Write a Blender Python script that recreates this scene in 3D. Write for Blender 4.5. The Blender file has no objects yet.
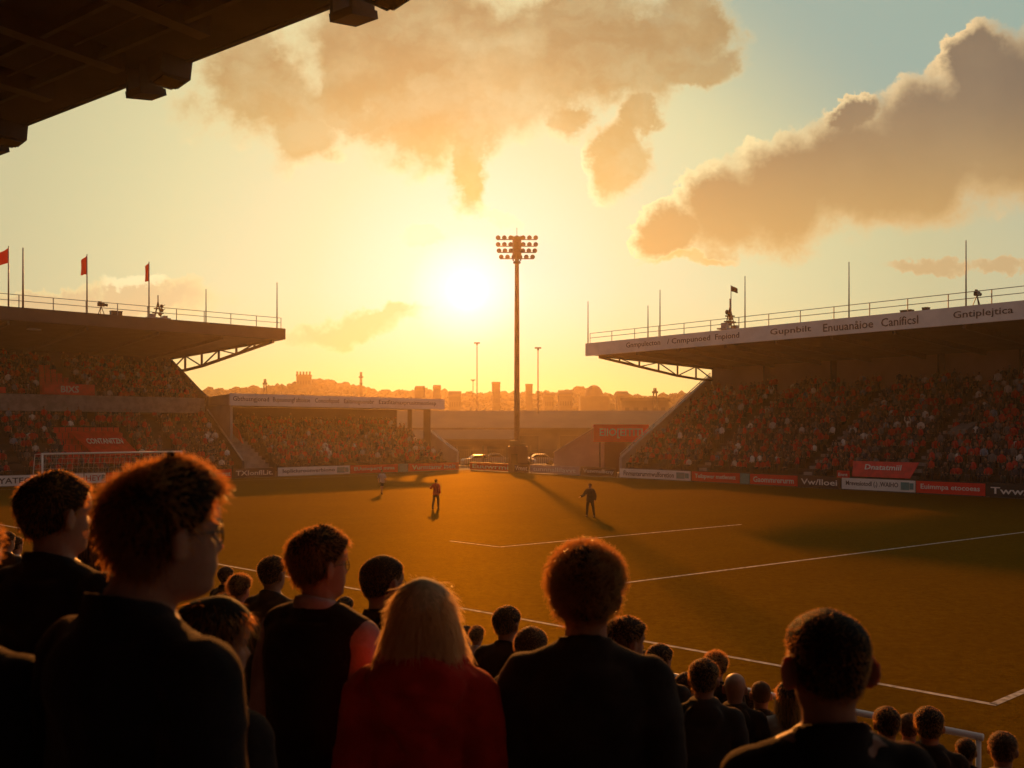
import bpy, bmesh, math, random
import numpy as np
from mathutils import Vector, Matrix, noise, Quaternion

random.seed(7); rng = np.random.default_rng(7)
scene = bpy.context.scene
COL = scene.collection
PI = math.pi
H = 4.55                      # eye height above the pitch
def lin(r, g, b):
    f = lambda c: (c/255/12.92) if c/255 <= .04045 else ((c/255+.055)/1.055)**2.4
    return (f(r), f(g), f(b), 1)
# bearing helpers used when the place was surveyed: a sight line (px, py) and a distance give a point
def P(px, py, d): return Vector(((px-512)/1000*d, d, H-(py-430)/1000*d))
def G(px, py, z=0.):
    d = (H-z)*1000/(py-430); return Vector(((px-512)/1000*d, d, z))
def V(*a): return Vector(a)
def smooth01(a, b, x):
    t = max(0., min(1., (x-a)/(b-a))); return t*t*(3-2*t)

# ------------------------------------------------------------------ materials
class NT:
    def __init__(s, tree): s.t = tree; s.n = tree.nodes; s.l = tree.links
    def new(s, typ, **kw):
        n = s.n.new(typ)
        for k, v in kw.items(): setattr(n, k, v)
        return n
    def put(s, sock, v):
        if isinstance(v, bpy.types.NodeSocket): s.l.new(v, sock)
        else: sock.default_value = v
    def math(s, op, a, b=None, c=None, clamp=False):
        n = s.new('ShaderNodeMath', operation=op, use_clamp=clamp); s.put(n.inputs[0], a)
        if b is not None: s.put(n.inputs[1], b)
        if c is not None: s.put(n.inputs[2], c)
        return n.outputs[0]
    def vmath(s, op, a, b=None):
        n = s.new('ShaderNodeVectorMath', operation=op); s.put(n.inputs[0], a)
        if b is not None: s.put(n.inputs[1], b)
        return n.outputs['Value' if op in ('LENGTH', 'DOT_PRODUCT', 'DISTANCE') else 'Vector']
    def sstep(s, x, a, b, lo=0., hi=1.):
        n = s.new('ShaderNodeMapRange', interpolation_type='SMOOTHSTEP'); s.put(n.inputs[0], x)
        n.inputs[1].default_value = a; n.inputs[2].default_value = b; n.inputs[3].default_value = lo; n.inputs[4].default_value = hi
        return n.outputs[0]
    def mix(s, f, a, b, blend='MIX'):
        n = s.new('ShaderNodeMix', data_type='RGBA', blend_type=blend); s.put(n.inputs[0], f); s.put(n.inputs[6], a); s.put(n.inputs[7], b)
        return n.outputs[2]
    def ramp(s, x, stops, interp='EASE'):
        n = s.new('ShaderNodeValToRGB'); s.put(n.inputs[0], x); r = n.color_ramp; r.interpolation = interp
        while len(r.elements) < len(stops): r.elements.new(0.5)
        for e, (p, c) in zip(r.elements, stops): e.position = p; e.color = c
        return n.outputs[0]
    def noise(s, vec, scale, detail=4., rough=.55, dist=0., dim='3D', out=0):
        n = s.new('ShaderNodeTexNoise', noise_dimensions=dim); s.put(n.inputs['Vector'], vec)
        n.inputs['Scale'].default_value = scale; n.inputs['Detail'].default_value = detail
        n.inputs['Roughness'].default_value = rough; n.inputs['Distortion'].default_value = dist
        return n.outputs[out]

MATS = {}
def mat(name, col, rough=.7, var=.25, scale=6., bump=0., bscale=40., metal=0., sheen=0., sss=0., spec=.5, col2=None, trans=0., stretch=None, tcol=None):
    """procedural material: two-tone noise colour, noise roughness and bump"""
    if name in MATS: return MATS[name]
    m = bpy.data.materials.new(name); m.use_nodes = True; t = NT(m.node_tree); b = t.n['Principled BSDF']; out = t.n['Material Output']
    co = t.new('ShaderNodeTexCoord').outputs['Object']
    if stretch:
        mp = t.new('ShaderNodeMapping'); t.put(mp.inputs[0], co); mp.inputs['Scale'].default_value = stretch; co = mp.outputs[0]
    c4 = (*col, 1); d4 = (*(col2 or [c*(1-var) for c in col]), 1)
    n = t.noise(co, scale, 6, .6)
    t.put(b.inputs['Base Color'], t.mix(t.sstep(n, .35, .65), c4, d4))
    t.put(b.inputs['Roughness'], t.math('MULTIPLY_ADD', n, .2, rough-.1))
    b.inputs['Metallic'].default_value = metal; b.inputs['Specular IOR Level'].default_value = spec
    if sheen: b.inputs['Sheen Weight'].default_value = sheen; b.inputs['Sheen Roughness'].default_value = .35; b.inputs['Sheen Tint'].default_value = (1, .6, .34, 1)
    if sss:
        b.inputs['Subsurface Weight'].default_value = sss; b.inputs['Subsurface Radius'].default_value = (1, .3, .12); b.inputs['Subsurface Scale'].default_value = .02
    if bump:
        bn = t.new('ShaderNodeBump'); bn.inputs['Strength'].default_value = bump; bn.inputs['Distance'].default_value = .02
        t.put(bn.inputs['Height'], t.noise(co, bscale, 5, .65)); t.put(b.inputs['Normal'], bn.outputs[0])
    if trans:
        tr = t.new('ShaderNodeBsdfTranslucent'); t.put(tr.inputs[0], (*(tcol or tuple(min(1, c*2.2) for c in col)), 1))
        mx = t.new('ShaderNodeMixShader'); mx.inputs[0].default_value = trans
        t.l.new(b.outputs[0], mx.inputs[1]); t.l.new(tr.outputs[0], mx.inputs[2]); t.l.new(mx.outputs[0], out.inputs['Surface'])
    MATS[name] = m
    return m
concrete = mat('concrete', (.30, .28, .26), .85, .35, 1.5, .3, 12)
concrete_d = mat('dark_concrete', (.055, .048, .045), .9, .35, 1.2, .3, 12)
white_paint = mat('white_paint', (.80, .78, .75), .5, .14, .6, .05, 8)
grey_panel = mat('grey_cladding', (.36, .34, .33), .6, .2, .5, .1, 6)
panel_l = mat('pale_cladding', (.42, .38, .34), .6, .25, .4, .1, 6)
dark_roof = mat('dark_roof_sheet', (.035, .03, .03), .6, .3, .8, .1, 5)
steel_d = mat('dark_steel', (.05, .045, .045), .5, .3, 3, 0, 1, .3)
steel_l = mat('galvanised_steel', (.35, .34, .33), .4, .25, 3, 0, 1, .7)
rust_steel = mat('weathered_pole_steel', (.16, .11, .08), .55, .3, 2, 0, 1, .4)
red_seat = mat('red_seat_plastic', (.72, .02, .014), .5, .3, 2)
red_board = mat('red_board', (.80, .022, .016), .45, .15, 1)
brown_board = mat('brown_board', (.07, .03, .022), .5, .2, 1)
black_board = mat('black_board', (.02, .018, .018), .5, .2, 1)
white_board = mat('white_board', (.82, .80, .77), .5, .12, 1)
teal_badge = mat('teal_badge', (.12, .3, .3), .5, .2, 4)
ink = mat('dark_lettering', (.05, .045, .045), .6, .1)
white_ink = mat('white_lettering', (.8, .78, .74), .6, .1)
red_ink = mat('red_lettering', (.5, .04, .03), .6, .1)
flag_red = mat('red_flag_cloth', (.6, .02, .012), .8, .2, 3, trans=.35)
line_paint = mat('pitch_line_paint', (.50, .44, .38), .9, .6, 5)
brick_far = mat('far_masonry', (.07, .055, .045), .9, .3, .2)
roof_far = mat('far_roofing', (.11, .07, .045), .8, .3, .1)
glass_d = mat('dark_glass', (.02, .022, .025), .08, .1, 1)
car_p = mat('silver_car_paint', (.3, .3, .3), .4, .05, 1, metal=.6)
tyre_m = mat('tyre_rubber', (.02, .02, .02), .9, .2)

# ------------------------------------------------------------------ mesh building
class MB:
    def __init__(s): s.v = []; s.f = []
    def add(s, vs, fs):
        o = len(s.v); s.v += [tuple(v) for v in vs]; s.f += [tuple(i+o for i in f) for f in fs]
    def hexa(s, p):   # 8 points: bottom 4 ccw, top 4 ccw
        s.add(p, [(3,2,1,0),(4,5,6,7),(0,1,5,4),(1,2,6,5),(2,3,7,6),(3,0,4,7)])
    def box(s, c, size, mtx=None, rz=0):
        x, y, z = [k/2 for k in size]
        R = mtx if mtx is not None else Matrix.Rotation(rz, 3, 'Z')
        c = Vector(c)
        s.hexa([c+R@Vector(q) for q in ((-x,-y,-z),(x,-y,-z),(x,y,-z),(-x,y,-z),(-x,-y,z),(x,-y,z),(x,y,z),(-x,y,z))])
    def beam(s, a, b, w, h=None, up=(0,0,1)):
        a = Vector(a); b = Vector(b); d = (b-a); L = d.length; d.normalize(); h = h or w
        r = d.cross(Vector(up))
        if r.length < 1e-4: r = Vector((1,0,0))
        r.normalize(); u = r.cross(d)
        r *= w/2; u *= h/2
        s.hexa([a-r-u, a+r-u, b+r-u, b-r-u, a-r+u, a+r+u, b+r+u, b-r+u])
    def tube(s, pts, rad, n=8, cap=True, flat=1.):
        pts = [Vector(p) for p in pts]; N = len(pts)
        if not hasattr(rad, '__len__'): rad = [rad]*N
        o = len(s.v); pr = None
        for i, p in enumerate(pts):
            d = (pts[min(i+1, N-1)]-pts[max(i-1, 0)]).normalized()
            if pr is None:
                pr = d.cross(Vector((0,1,0)));
                if pr.length < .05: pr = d.cross(Vector((1,0,0)))
            r = (pr-d*pr.dot(d)).normalized(); pr = r; u = d.cross(r)
            for k in range(n):
                a = 2*PI*k/n; q = p+(r*math.cos(a)+u*math.sin(a)*flat)*rad[i]; s.v.append(tuple(q))
        for i in range(N-1):
            for k in range(n):
                k2 = (k+1) % n; s.f.append((o+i*n+k, o+i*n+k2, o+(i+1)*n+k2, o+(i+1)*n+k))
        if cap:
            s.f.append(tuple(o+k for k in reversed(range(n)))); s.f.append(tuple(o+(N-1)*n+k for k in range(n)))
    def loft(s, rings, n=20, p=2.2, tilt=()):   # rings (cx, cy, cz, rx, ry)
        o = len(s.v)
        for ri, (cx, cy, cz, rx, ry) in enumerate(rings):
            tz = tilt[ri] if ri < len(tilt) else 0
            for k in range(n):
                a = 2*PI*k/n; c, q = math.cos(a), math.sin(a)
                s.v.append((cx+rx*math.copysign(abs(c)**(2/p), c), cy+ry*math.copysign(abs(q)**(2/p), q), cz-tz*q))
        N = len(rings)
        for i in range(N-1):
            for k in range(n):
                k2 = (k+1) % n; s.f.append((o+i*n+k, o+i*n+k2, o+(i+1)*n+k2, o+(i+1)*n+k))
        s.f.append(tuple(o+k for k in reversed(range(n)))); s.f.append(tuple(o+(N-1)*n+k for k in range(n)))
    def ball(s, c, r, n=12, m=8, R=None):
        if not hasattr(r, '__len__'): r = (r, r, r)
        c = Vector(c); o = len(s.v); R = R or Matrix.Identity(3)
        s.v.append(tuple(c+R@Vector((0,0,-r[2]))))
        for i in range(1, m):
            t = -PI/2+PI*i/m
            for k in range(n):
                a = 2*PI*k/n; s.v.append(tuple(c+R@Vector((r[0]*math.cos(t)*math.cos(a), r[1]*math.cos(t)*math.sin(a), r[2]*math.sin(t)))))
        s.v.append(tuple(c+R@Vector((0,0,r[2])))); top = len(s.v)-1
        for k in range(n): s.f.append((o, o+1+(k+1) % n, o+1+k))
        for i in range(m-2):
            for k in range(n):
                k2 = (k+1) % n; b = o+1+i*n; s.f.append((b+k, b+k2, b+n+k2, b+n+k))
        b = o+1+(m-2)*n
        for k in range(n): s.f.append((b+k, b+(k+1) % n, top))
    def prism(s, poly, vec):     # planar polygon extruded by vec
        n = len(poly); vec = Vector(vec); a = [Vector(p) for p in poly]; b = [p+vec for p in a]
        s.add(a+b, [tuple(reversed(range(n))), tuple(range(n, 2*n))]+[(i, (i+1) % n, n+(i+1) % n, n+i) for i in range(n)])
    def mesh(s, name, smooth=False, fix=True):
        me = bpy.data.meshes.new(name); me.from_pydata(s.v, [], s.f)
        if fix:
            bm = bmesh.new(); bm.from_mesh(me); bmesh.ops.recalc_face_normals(bm, faces=bm.faces); bm.to_mesh(me); bm.free()
        if smooth: me.polygons.foreach_set('use_smooth', [True]*len(me.polygons))
        me.update(); return me
def obj(name, data, m=None, parent=None, smooth=False, loc=None, rz=0, fix=True):
    if isinstance(data, MB): data = data.mesh(name, smooth, fix)
    o = bpy.data.objects.new(name, data); COL.objects.link(o)
    if m and data and not data.materials: data.materials.append(m)
    if loc is not None: o.location = loc
    o.rotation_euler = (0, 0, rz)
    if parent is not None:
        o.parent = parent
    return o
def tag(o, label, cat, group=None):
    o['label'] = label; o['category'] = cat
    if group: o['group'] = group
    return o
def thing(name, label, cat, loc=(0,0,0), rz=0, group=None):
    o = bpy.data.objects.new(name, None); COL.objects.link(o); o.location = loc; o.rotation_euler = (0,0,rz)
    o.empty_display_size = .3
    return tag(o, label, cat, group)
def setting(name, data, m, smooth=False):
    o = obj(name, data, m, smooth=smooth); o['kind'] = 'structure'; return o

_txt = {}
def text_mesh(body, w, h, bold=.0, fit=True, depth=.012):
    """lettering in the x-z plane centred on the origin, w wide and h tall, facing -y"""
    cu = bpy.data.curves.new('lettering', 'FONT'); cu.body = body; cu.extrude = depth/2; cu.offset = bold; cu.resolution_u = 2
    o = bpy.data.objects.new('lettering', cu); COL.objects.link(o)
    dg = bpy.context.evaluated_depsgraph_get(); me = bpy.data.meshes.new_from_object(o.evaluated_get(dg))
    bpy.data.objects.remove(o); bpy.data.curves.remove(cu)
    n = len(me.vertices); co = np.empty(n*3, np.float32); me.vertices.foreach_get('co', co); co = co.reshape(-1, 3)
    lo, hi = co.min(0), co.max(0); c = (lo+hi)/2; sz = hi-lo
    out = np.empty_like(co); out[:, 0] = (co[:, 0]-c[0])/sz[0]*w; out[:, 2] = (co[:, 1]-c[1])/sz[1]*h; out[:, 1] = -co[:, 2]
    me.vertices.foreach_set('co', out.ravel()); me.update(); me.name = 'lettering'; me.materials.clear()
    return me

# ------------------------------------------------------------------ camera
cam = bpy.data.cameras.new('camera'); camo = bpy.data.objects.new('camera', cam); COL.objects.link(camo)
camo.location = (0, 0, H); camo.rotation_euler = (PI/2, 0, 0)
cam.sensor_width = 36; cam.lens = 36*1000/1024; cam.shift_y = 46/1024
cam.clip_start = .05; cam.clip_end = 9000
cam.dof.use_dof = True; cam.dof.focus_distance = 40; cam.dof.aperture_fstop = 5.0
scene.camera = camo

# ------------------------------------------------------------------ sky
SUN_EL = math.radians(12.3); SUN_AZ = math.radians(-3.2)     # azimuth measured from +y towards +x
w = bpy.data.worlds.new('World'); scene.world = w; w.use_nodes = True
t = NT(w.node_tree); bg = t.n['Background']
gen = t.new('ShaderNodeTexCoord').outputs['Generated']
sep = t.new('ShaderNodeSeparateXYZ'); t.put(sep.inputs[0], gen)
X, Y, Z = sep.outputs
yy = t.math('MAXIMUM', Y, .03)
u = t.math('DIVIDE', X, yy); v = t.math('DIVIDE', Z, yy)
cmb = t.new('ShaderNodeCombineXYZ'); t.put(cmb.inputs[0], u); t.put(cmb.inputs[1], v); uv = cmb.outputs[0]
us, vs = -.045, .138
r = t.vmath('DISTANCE', uv, (us, vs, 0))
base = t.ramp(r, [(0, (1.4, 1.4, 1.4, 1)), (.022, (.95, .97, .97, 1)), (.06, (.66, .74, .62, 1)), (.16, (.62, .69, .44, 1)), (.30, (.64, .65, .37, 1)),
                  (.46, (.56, .54, .31, 1)), (.7, (.50, .49, .34, 1)), (1, (.36, .34, .29, 1))], 'LINEAR')
blue = t.math('MULTIPLY', t.math('MULTIPLY', t.sstep(t.math('MULTIPLY_ADD', u, .75, v), .40, .66, 0, .95), t.sstep(u, -.02, .2)), t.math('MULTIPLY', t.sstep(v, 1.1, .6), t.sstep(v, .17, .33)))
base = t.mix(blue, base, lin(150, 172, 160))
hz = t.sstep(v, .15, .0, 0, .85)
hzc = t.mix(t.sstep(t.math('ABSOLUTE', t.math('SUBTRACT', u, us)), .05, .6), lin(236, 204, 104), lin(240, 208, 136))
base = t.mix(hz, base, hzc)
# clouds
wn = t.noise(uv, 7, 5, .6, out=1)
wv = t.vmath('MULTIPLY', t.vmath('SUBTRACT', wn, (.5, .5, .5)), (.085, .075, 0))
uvw = t.vmath('ADD', uv, wv)
w2 = t.noise(uv, 30, 6, .65, out=1)
uvw = t.vmath('ADD', uvw, t.vmath('MULTIPLY', t.vmath('SUBTRACT', w2, (.5, .5, .5)), (.045, .040, 0)))
def cloud(blobs, amp, edge=.14, shift=None):
    f = None; uvq = uvw if shift is None else shift
    for (cx, cy, rx, ry, rot) in blobs:
        mp = t.new('ShaderNodeMapping', vector_type='TEXTURE'); t.put(mp.inputs[0], uvq)
        mp.inputs['Location'].default_value = ((cx-512)/1000, (430-cy)/1000, 0)
        mp.inputs['Rotation'].default_value = (0, 0, math.radians(rot)); mp.inputs['Scale'].default_value = (rx/1000, ry/1000, 1)
        g = t.math('SUBTRACT', 1., t.vmath('LENGTH', mp.outputs[0]))
        f = g if f is None else t.math('SMOOTH_MAX', f, g, .25)
    return f
n1 = t.noise(uv, 12, 9, .53)
n2 = t.noise(uv, 5, 6, .6)
n4 = t.noise(t.vmath('MULTIPLY', uvw, (1, 1.5, 1)), 8, 8, .6)
tosun = t.vmath('MULTIPLY', t.vmath('NORMALIZE', t.vmath('SUBTRACT', (us, vs, 0), uv)), (.028, .028, 0))
toup = t.vmath('ADD', t.vmath('MULTIPLY', tosun, (.7, .7, 0)), (0, .014, 0))
uv2 = t.vmath('ADD', uvw, toup); n1b = t.noise(t.vmath('ADD', uv, toup), 12, 9, .53)
def shade2(base, f, f2, amp, e0, e1, core, rim, soft, op=1., mott=.3):
    ff = t.math('ADD', f, t.math('MULTIPLY', t.math('SUBTRACT', n1, .5), amp)); fg = t.math('ADD', f2, t.math('MULTIPLY', t.math('SUBTRACT', n1b, .5), amp))
    lit = t.sstep(t.math('SUBTRACT', ff, fg), -.12, .34); thin = t.sstep(ff, .46, .0)
    a1 = t.sstep(ff, e0, e1); a2 = t.sstep(ff, e0-.05, e1+soft)
    a = t.math('ADD', t.math('MULTIPLY', a1, lit), t.math('MULTIPLY', a2, t.math('SUBTRACT', 1., lit)))
    a = t.math('MULTIPLY', a, t.math('MULTIPLY_ADD', t.sstep(n4, .40, .66), -(1-op)*2.2, 1., clamp=True))
    rimw = t.math('MULTIPLY', t.math('MULTIPLY_ADD', lit, .5, .5), thin)
    c = t.mix(t.math('MULTIPLY', t.sstep(n2, .42, .7), mott), core, rim)
    return t.mix(a, base, t.mix(rimw, c, rim))
def shade(base, f, amp, e0, e1, d0, d1, core, rim, op=1.):
    ff = t.math('ADD', f, t.math('MULTIPLY', t.math('SUBTRACT', n1, .5), amp))
    a = t.sstep(ff, e0, e1, 0, op); dep = t.sstep(ff, d0, d1)
    return t.mix(a, base, t.mix(dep, rim, core))
near = t.sstep(r, .12, .5)
coreA = t.mix(t.sstep(v, .22, .42), lin(204, 172, 106), lin(164, 136, 92))
rimA = t.mix(near, lin(250, 244, 190), lin(246, 232, 172))
bA = [(255, 80, 90, 72, -20), (300, 125, 50, 52, -35), (345, 95, 40, 40, 0), (415, 38, 140, 100, 0), (440, 110, 80, 74, 0), (468, 165, 28, 56, 0), (520, 70, 95, 80, 0), (590, 40, 115, 74, 0),
            (655, 40, 75, 62, 0), (690, 15, 55, 50, 0), (700, 66, 48, 22, 20), (350, -80, 420, 100, 0), (612, 155, 38, 44, -25), (565, 115, 40, 30, 0), (640, 110, 30, 26, 0)]
fA = cloud(bA, .5); fA2 = cloud(bA, .5, shift=uv2)
base = shade2(base, fA, fA2, 1.5, -.02, .16, coreA, rimA, .26, .87)
coreB = t.mix(t.sstep(v, .16, .36), lin(202, 162, 100), lin(130, 112, 92)); 
rimB = t.mix(t.sstep(u, .12, .45), lin(250, 236, 174), lin(246, 212, 156))
bB = [(665, 236, 44, 34, 0), (720, 208, 62, 62, 10), (790, 188, 74, 70, 10), (860, 172, 78, 74, 15), (930, 155, 84, 80, 15), (1000, 125, 84, 102, 0), (1080, 110, 100, 112, 0), (978, 62, 46, 42, 20), (848, 116, 30, 22, 20), (1100, 40, 80, 80, 0)]
fB = cloud(bB, .5); fB2 = cloud(bB, .5, shift=uv2)
base = shade2(base, fB, fB2, .6, .0, .07, coreB, rimB, .2, 1., .06)
fC = cloud([(130, 302, 110, 22, 4), (60, 300, 80, 14, 0), (350, 328, 95, 17, 8), (395, 316, 30, 8, 10), (930, 272, 55, 9, 3), (1010, 268, 40, 8, 3), (690, 264, 60, 7, 2)], .5)
base = shade(base, fC, .8, 0, .3, .1, .6, t.mix(t.sstep(u, .15, .35), t.mix(t.sstep(u, -.3, -.1), lin(214, 180, 132), lin(232, 186, 104)), lin(200, 158, 106)), t.mix(t.sstep(u, .15, .35), lin(240, 216, 152), lin(214, 180, 128)), .65)
fD = cloud([(423, 238, 28, 11, 5), (130, 285, 35, 9, 0), (500, 212, 40, 12, -20)], .5)
base = shade(base, fD, 1.1, .05, .5, .0, 1., lin(248, 240, 190), lin(248, 238, 186), .6)
sky = t.new('ShaderNodeTexSky', sky_type='NISHITA', sun_disc=False); sky.sun_elevation = SUN_EL; sky.sun_rotation = SUN_AZ; sky.dust_density = 4; sky.air_density = 1.5
nish = t.vmath('MULTIPLY', sky.outputs[0], (.002, .002, .002))
front = t.mix(1., base, nish, 'ADD')
back = t.mix(t.sstep(Z, -.05, .5), (.32, .19, .15, 1), (.14, .11, .11, 1))
col = t.mix(t.sstep(Y, .02, .35), back, front)
col = t.mix(t.sstep(Z, -.02, -.12), col, (.12, .08, .05, 1))
t.put(bg.inputs[0], col); bg.inputs[1].default_value = 1.
w.cycles.sampling_method = 'MANUAL'; w.cycles.sample_map_resolution = 512

sun = bpy.data.lights.new('sun', 'SUN'); sun.energy = 4.6; sun.angle = math.radians(1.3); sun.color = (1, .34, .055)
suno = bpy.data.objects.new('sun', sun); COL.objects.link(suno)
sd = Vector((math.sin(SUN_AZ)*math.cos(SUN_EL), math.cos(SUN_AZ)*math.cos(SUN_EL), math.sin(SUN_EL)))
suno.rotation_euler = sd.to_track_quat('Z', 'Y').to_euler(); suno.location = sd*200

# ------------------------------------------------------------------ ground, pitch
def grass_mat():
    m = bpy.data.materials.new('pitch_grass'); m.use_nodes = True; t = NT(m.node_tree); b = t.n['Principled BSDF']
    co = t.new('ShaderNodeTexCoord').outputs['Object']
    mp = t.new('ShaderNodeMapping'); t.put(mp.inputs[0], co); mp.inputs['Rotation'].default_value = (0, 0, math.radians(46))
    s2 = t.new('ShaderNodeSeparateXYZ'); t.put(s2.inputs[0], mp.outputs[0])
    st = t.sstep(t.math('SINE', t.math('MULTIPLY', s2.outputs[0], PI/5.)), -.25, .25)
    n = t.noise(co, .35, 8, .65); nf = t.noise(co, 9, 6, .75)
    c = t.mix(t.sstep(n, .3, .7), (.050, .036, .0032, 1), (.030, .024, .0026, 1))
    c = t.mix(t.math('MULTIPLY', st, .5), c, (.030, .021, .003, 1))
    c = t.mix(t.sstep(nf, .38, .66, 0, .75), c, (.022, .012, .002, 1))
    n3 = t.ramp(t.noise(co, 3.5, 6, .8), [(.36, (.70, .70, .70, 1)), (.5, (.98, .98, .98, 1)), (.64, (1.28, 1.26, 1.2, 1))], 'LINEAR'); c = t.mix(1., c, n3, 'MULTIPLY')
    t.put(b.inputs['Base Color'], c); b.inputs['Roughness'].default_value = .62; b.inputs['Specular IOR Level'].default_value = 0.; b.inputs['Specular Tint'].default_value = (1, .5, .1, 1)
    b.inputs['Sheen Weight'].default_value = .12; b.inputs['Sheen Roughness'].default_value = .5; b.inputs['Sheen Tint'].default_value = (1, .4, .04, 1)
    bn = t.new('ShaderNodeBump'); bn.inputs['Strength'].default_value = .9; bn.inputs['Distance'].default_value = .06
    t.put(bn.inputs['Height'], t.noise(co, 11, 5, .8)); t.put(b.inputs['Normal'], bn.outputs[0])
    gl = t.new('ShaderNodeBsdfGlossy'); t.put(gl.inputs[0], t.mix(1., t.mix(t.math('MULTIPLY', nf, .9), (.041, .0275, .0006, 1), (.0135, .009, .0003, 1)), n3, 'MULTIPLY')); gl.inputs['Roughness'].default_value = .48; t.put(gl.inputs['Normal'], bn.outputs[0])
    ad = t.new('ShaderNodeAddShader'); t.l.new(b.outputs[0], ad.inputs[0]); t.l.new(gl.outputs[0], ad.inputs[1]); t.l.new(ad.outputs[0], t.n['Material Output'].inputs['Surface'])
    return m
g = MB(); g.add([(-2500,-400,-.02),(2500,-400,-.02),(2500,2600,-.02),(-2500,2600,-.02)], [(0,1,2,3)])
setting('ground', g, mat('earth', (.09, .075, .055), .95, .4, .02))
EA = V(.72, .694, 0).normalized(); EN = V(-EA.y, EA.x, 0); E0 = V(-22.5, 96.8, 0)         # end line with the left and corner stands
RA = V(.626, -.78, 0).normalized(); RN = V(-RA.y, RA.x, 0); R0 = V(10.2, 94.8, 0)          # far side line
corner = V(-4.95, 113.7, 0)
pitch_poly = [corner, E0+EA*-75, V(-60, 30, 0), V(-6, 10.6, 0), V(20.5, -14, 0), V(62, -5, 0), R0+RA*95]
g = MB(); g.add(pitch_poly, [tuple(range(len(pitch_poly)))])
setting('pitch', g, grass_mat())
g = MB()
def line(a, b, wd=.13):
    a = Vector(a); b = Vector(b); d = (b-a).normalized(); q = V(-d.y, d.x, 0)*wd/2; z = V(0, 0, .004)
    n = 40; pts = []; fs = []
    for i in range(n+1):
        p = a.lerp(b, i/n)+z; pts += [p-q, p+q]
    for i in range(n): fs.append((2*i, 2*i+1, 2*i+3, 2*i+2))
    g.add(pts, fs)
c0 = G(993, 704.5); tl = (G(220, 564.5)-c0).normalized()
line(c0-tl*.06, c0+tl*85)
line(c0, c0+(G(1020, 693)-c0).normalized()*30)
line(G(600, 586), G(1018, 533)+(G(1018, 533)-G(600, 586))*.5, .14)
line(G(500, 547), G(720, 526.5)+(G(720, 526.5)-G(500, 547))*.12); line(G(500, 547), G(450, 541))
line(E0+EA*22-EN*3.4, E0+EA*-60-EN*3.4)
setting('pitch_markings', g, line_paint)

# ------------------------------------------------------------------ stands
crowd_slots = []      # (position, facing angle, stand index)
def fr(o, a, n):
    return lambda s_, off, z: o+a*s_+n*off+V(0, 0, z)
def rake(mb, F, s0, s1, off0, z0, rows, tread, rise, aisles=(), idx=0, skip=None, base_z=0, pitch_=.5, face=0):
    """stepped seating with its risers; fills crowd slots"""
    prof = [(off0, base_z), (off0, z0)]
    for i in range(rows):
        prof += [(off0+(i+1)*tread, z0+i*rise), (off0+(i+1)*tread, z0+(i+1)*rise)] if i < rows-1 else [(off0+(i+1)*tread, z0+i*rise), (off0+(i+1)*tread, base_z)]
    mb.prism([F(s0, q, z) for q, z in prof], F(s1, 0, 0)-F(s0, 0, 0))
    for i in range(rows):
        n = int((s1-s0-.6)/pitch_)
        for k in range(n):
            s_ = s0+.4+k*pitch_+random.uniform(-.09, .09)
            if any(abs(s_-a) < .6 for a in aisles) or random.random() < .03+.3*smooth01(.12, .45, noise.noise(V(s_*.22, i*.35, idx*9))): continue
            if skip and skip(s_, i): continue
            crowd_slots.append((F(s_, off0+(i+.55)*tread+random.uniform(-.12, .12), z0+i*rise), face+random.uniform(-.5, .5), idx))
def steps(mb, F, s_, off0, z0, rows, tread, rise):
    for i in range(rows*2):
        o = off0+i*tread/2; z = z0+i*rise/2-.02+.03
        if i % 2: mb.hexa([F(s_-.45, o-.0, z-rise), F(s_+.45, o, z-rise), F(s_+.45, o+tread/2, z-rise), F(s_-.45, o+tread/2, z-rise),
                 F(s_-.45, o, z), F(s_+.45, o, z), F(s_+.45, o+tread/2, z), F(s_-.45, o+tread/2, z)])
def railing(mb, F, s0, s1, off, z, h=1., step=2.4, rr=.025):
    n = max(1, int((s1-s0)/step))
    for i in range(n+1):
        s_ = s0+(s1-s0)*i/n; mb.beam(F(s_, off, z), F(s_, off, z+h), rr*2)
    for hh in (h, h*.55): mb.beam(F(s0, off, z+hh), F(s1, off, z+hh), rr*1.6)
def truss(mb, a, b, da, db, n, wd=.22):
    """girder with a straight top chord a-b and a bottom chord hanging da..db below"""
    a = Vector(a); b = Vector(b); top = [a.lerp(b, i/n) for i in range(n+1)]
    bot = [p-V(0, 0, da+(db-da)*min(1, i/n*1.35)) for i, p in enumerate(top)]
    for i in range(n):
        mb.beam(top[i], top[i+1], wd); mb.beam(bot[i], bot[i+1], wd)
        if i: mb.beam(top[i], bot[i], wd*.75)
        q = (top[i], bot[i+1]) if i % 2 else (bot[i], top[i+1])
        mb.beam(q[0], q[1], wd*.45)
    mb.beam(top[n], bot[n], wd*.8)
def on_front(parent, F, s_, off, z, body, wd, ht, m, bold=.0, ang=0):
    me = text_mesh(body, wd, ht, bold); o = obj('lettering', me, m, parent)
    o.location = F(s_, off, z); o.rotation_euler = (0, 0, ang); return o
AR = math.atan2(RA.y, RA.x); AE = math.atan2(EA.y, EA.x)
face_R = math.atan2(-RN.y, -RN.x)-PI/2; face_E = math.atan2(-EN.y, -EN.x)-PI/2

def s_at(F0, A, px):     # station along a line where the bearing px crosses it
    q = (px-512)/1000; return (q*F0.y-F0.x)/(A.x-q*A.y)
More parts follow.
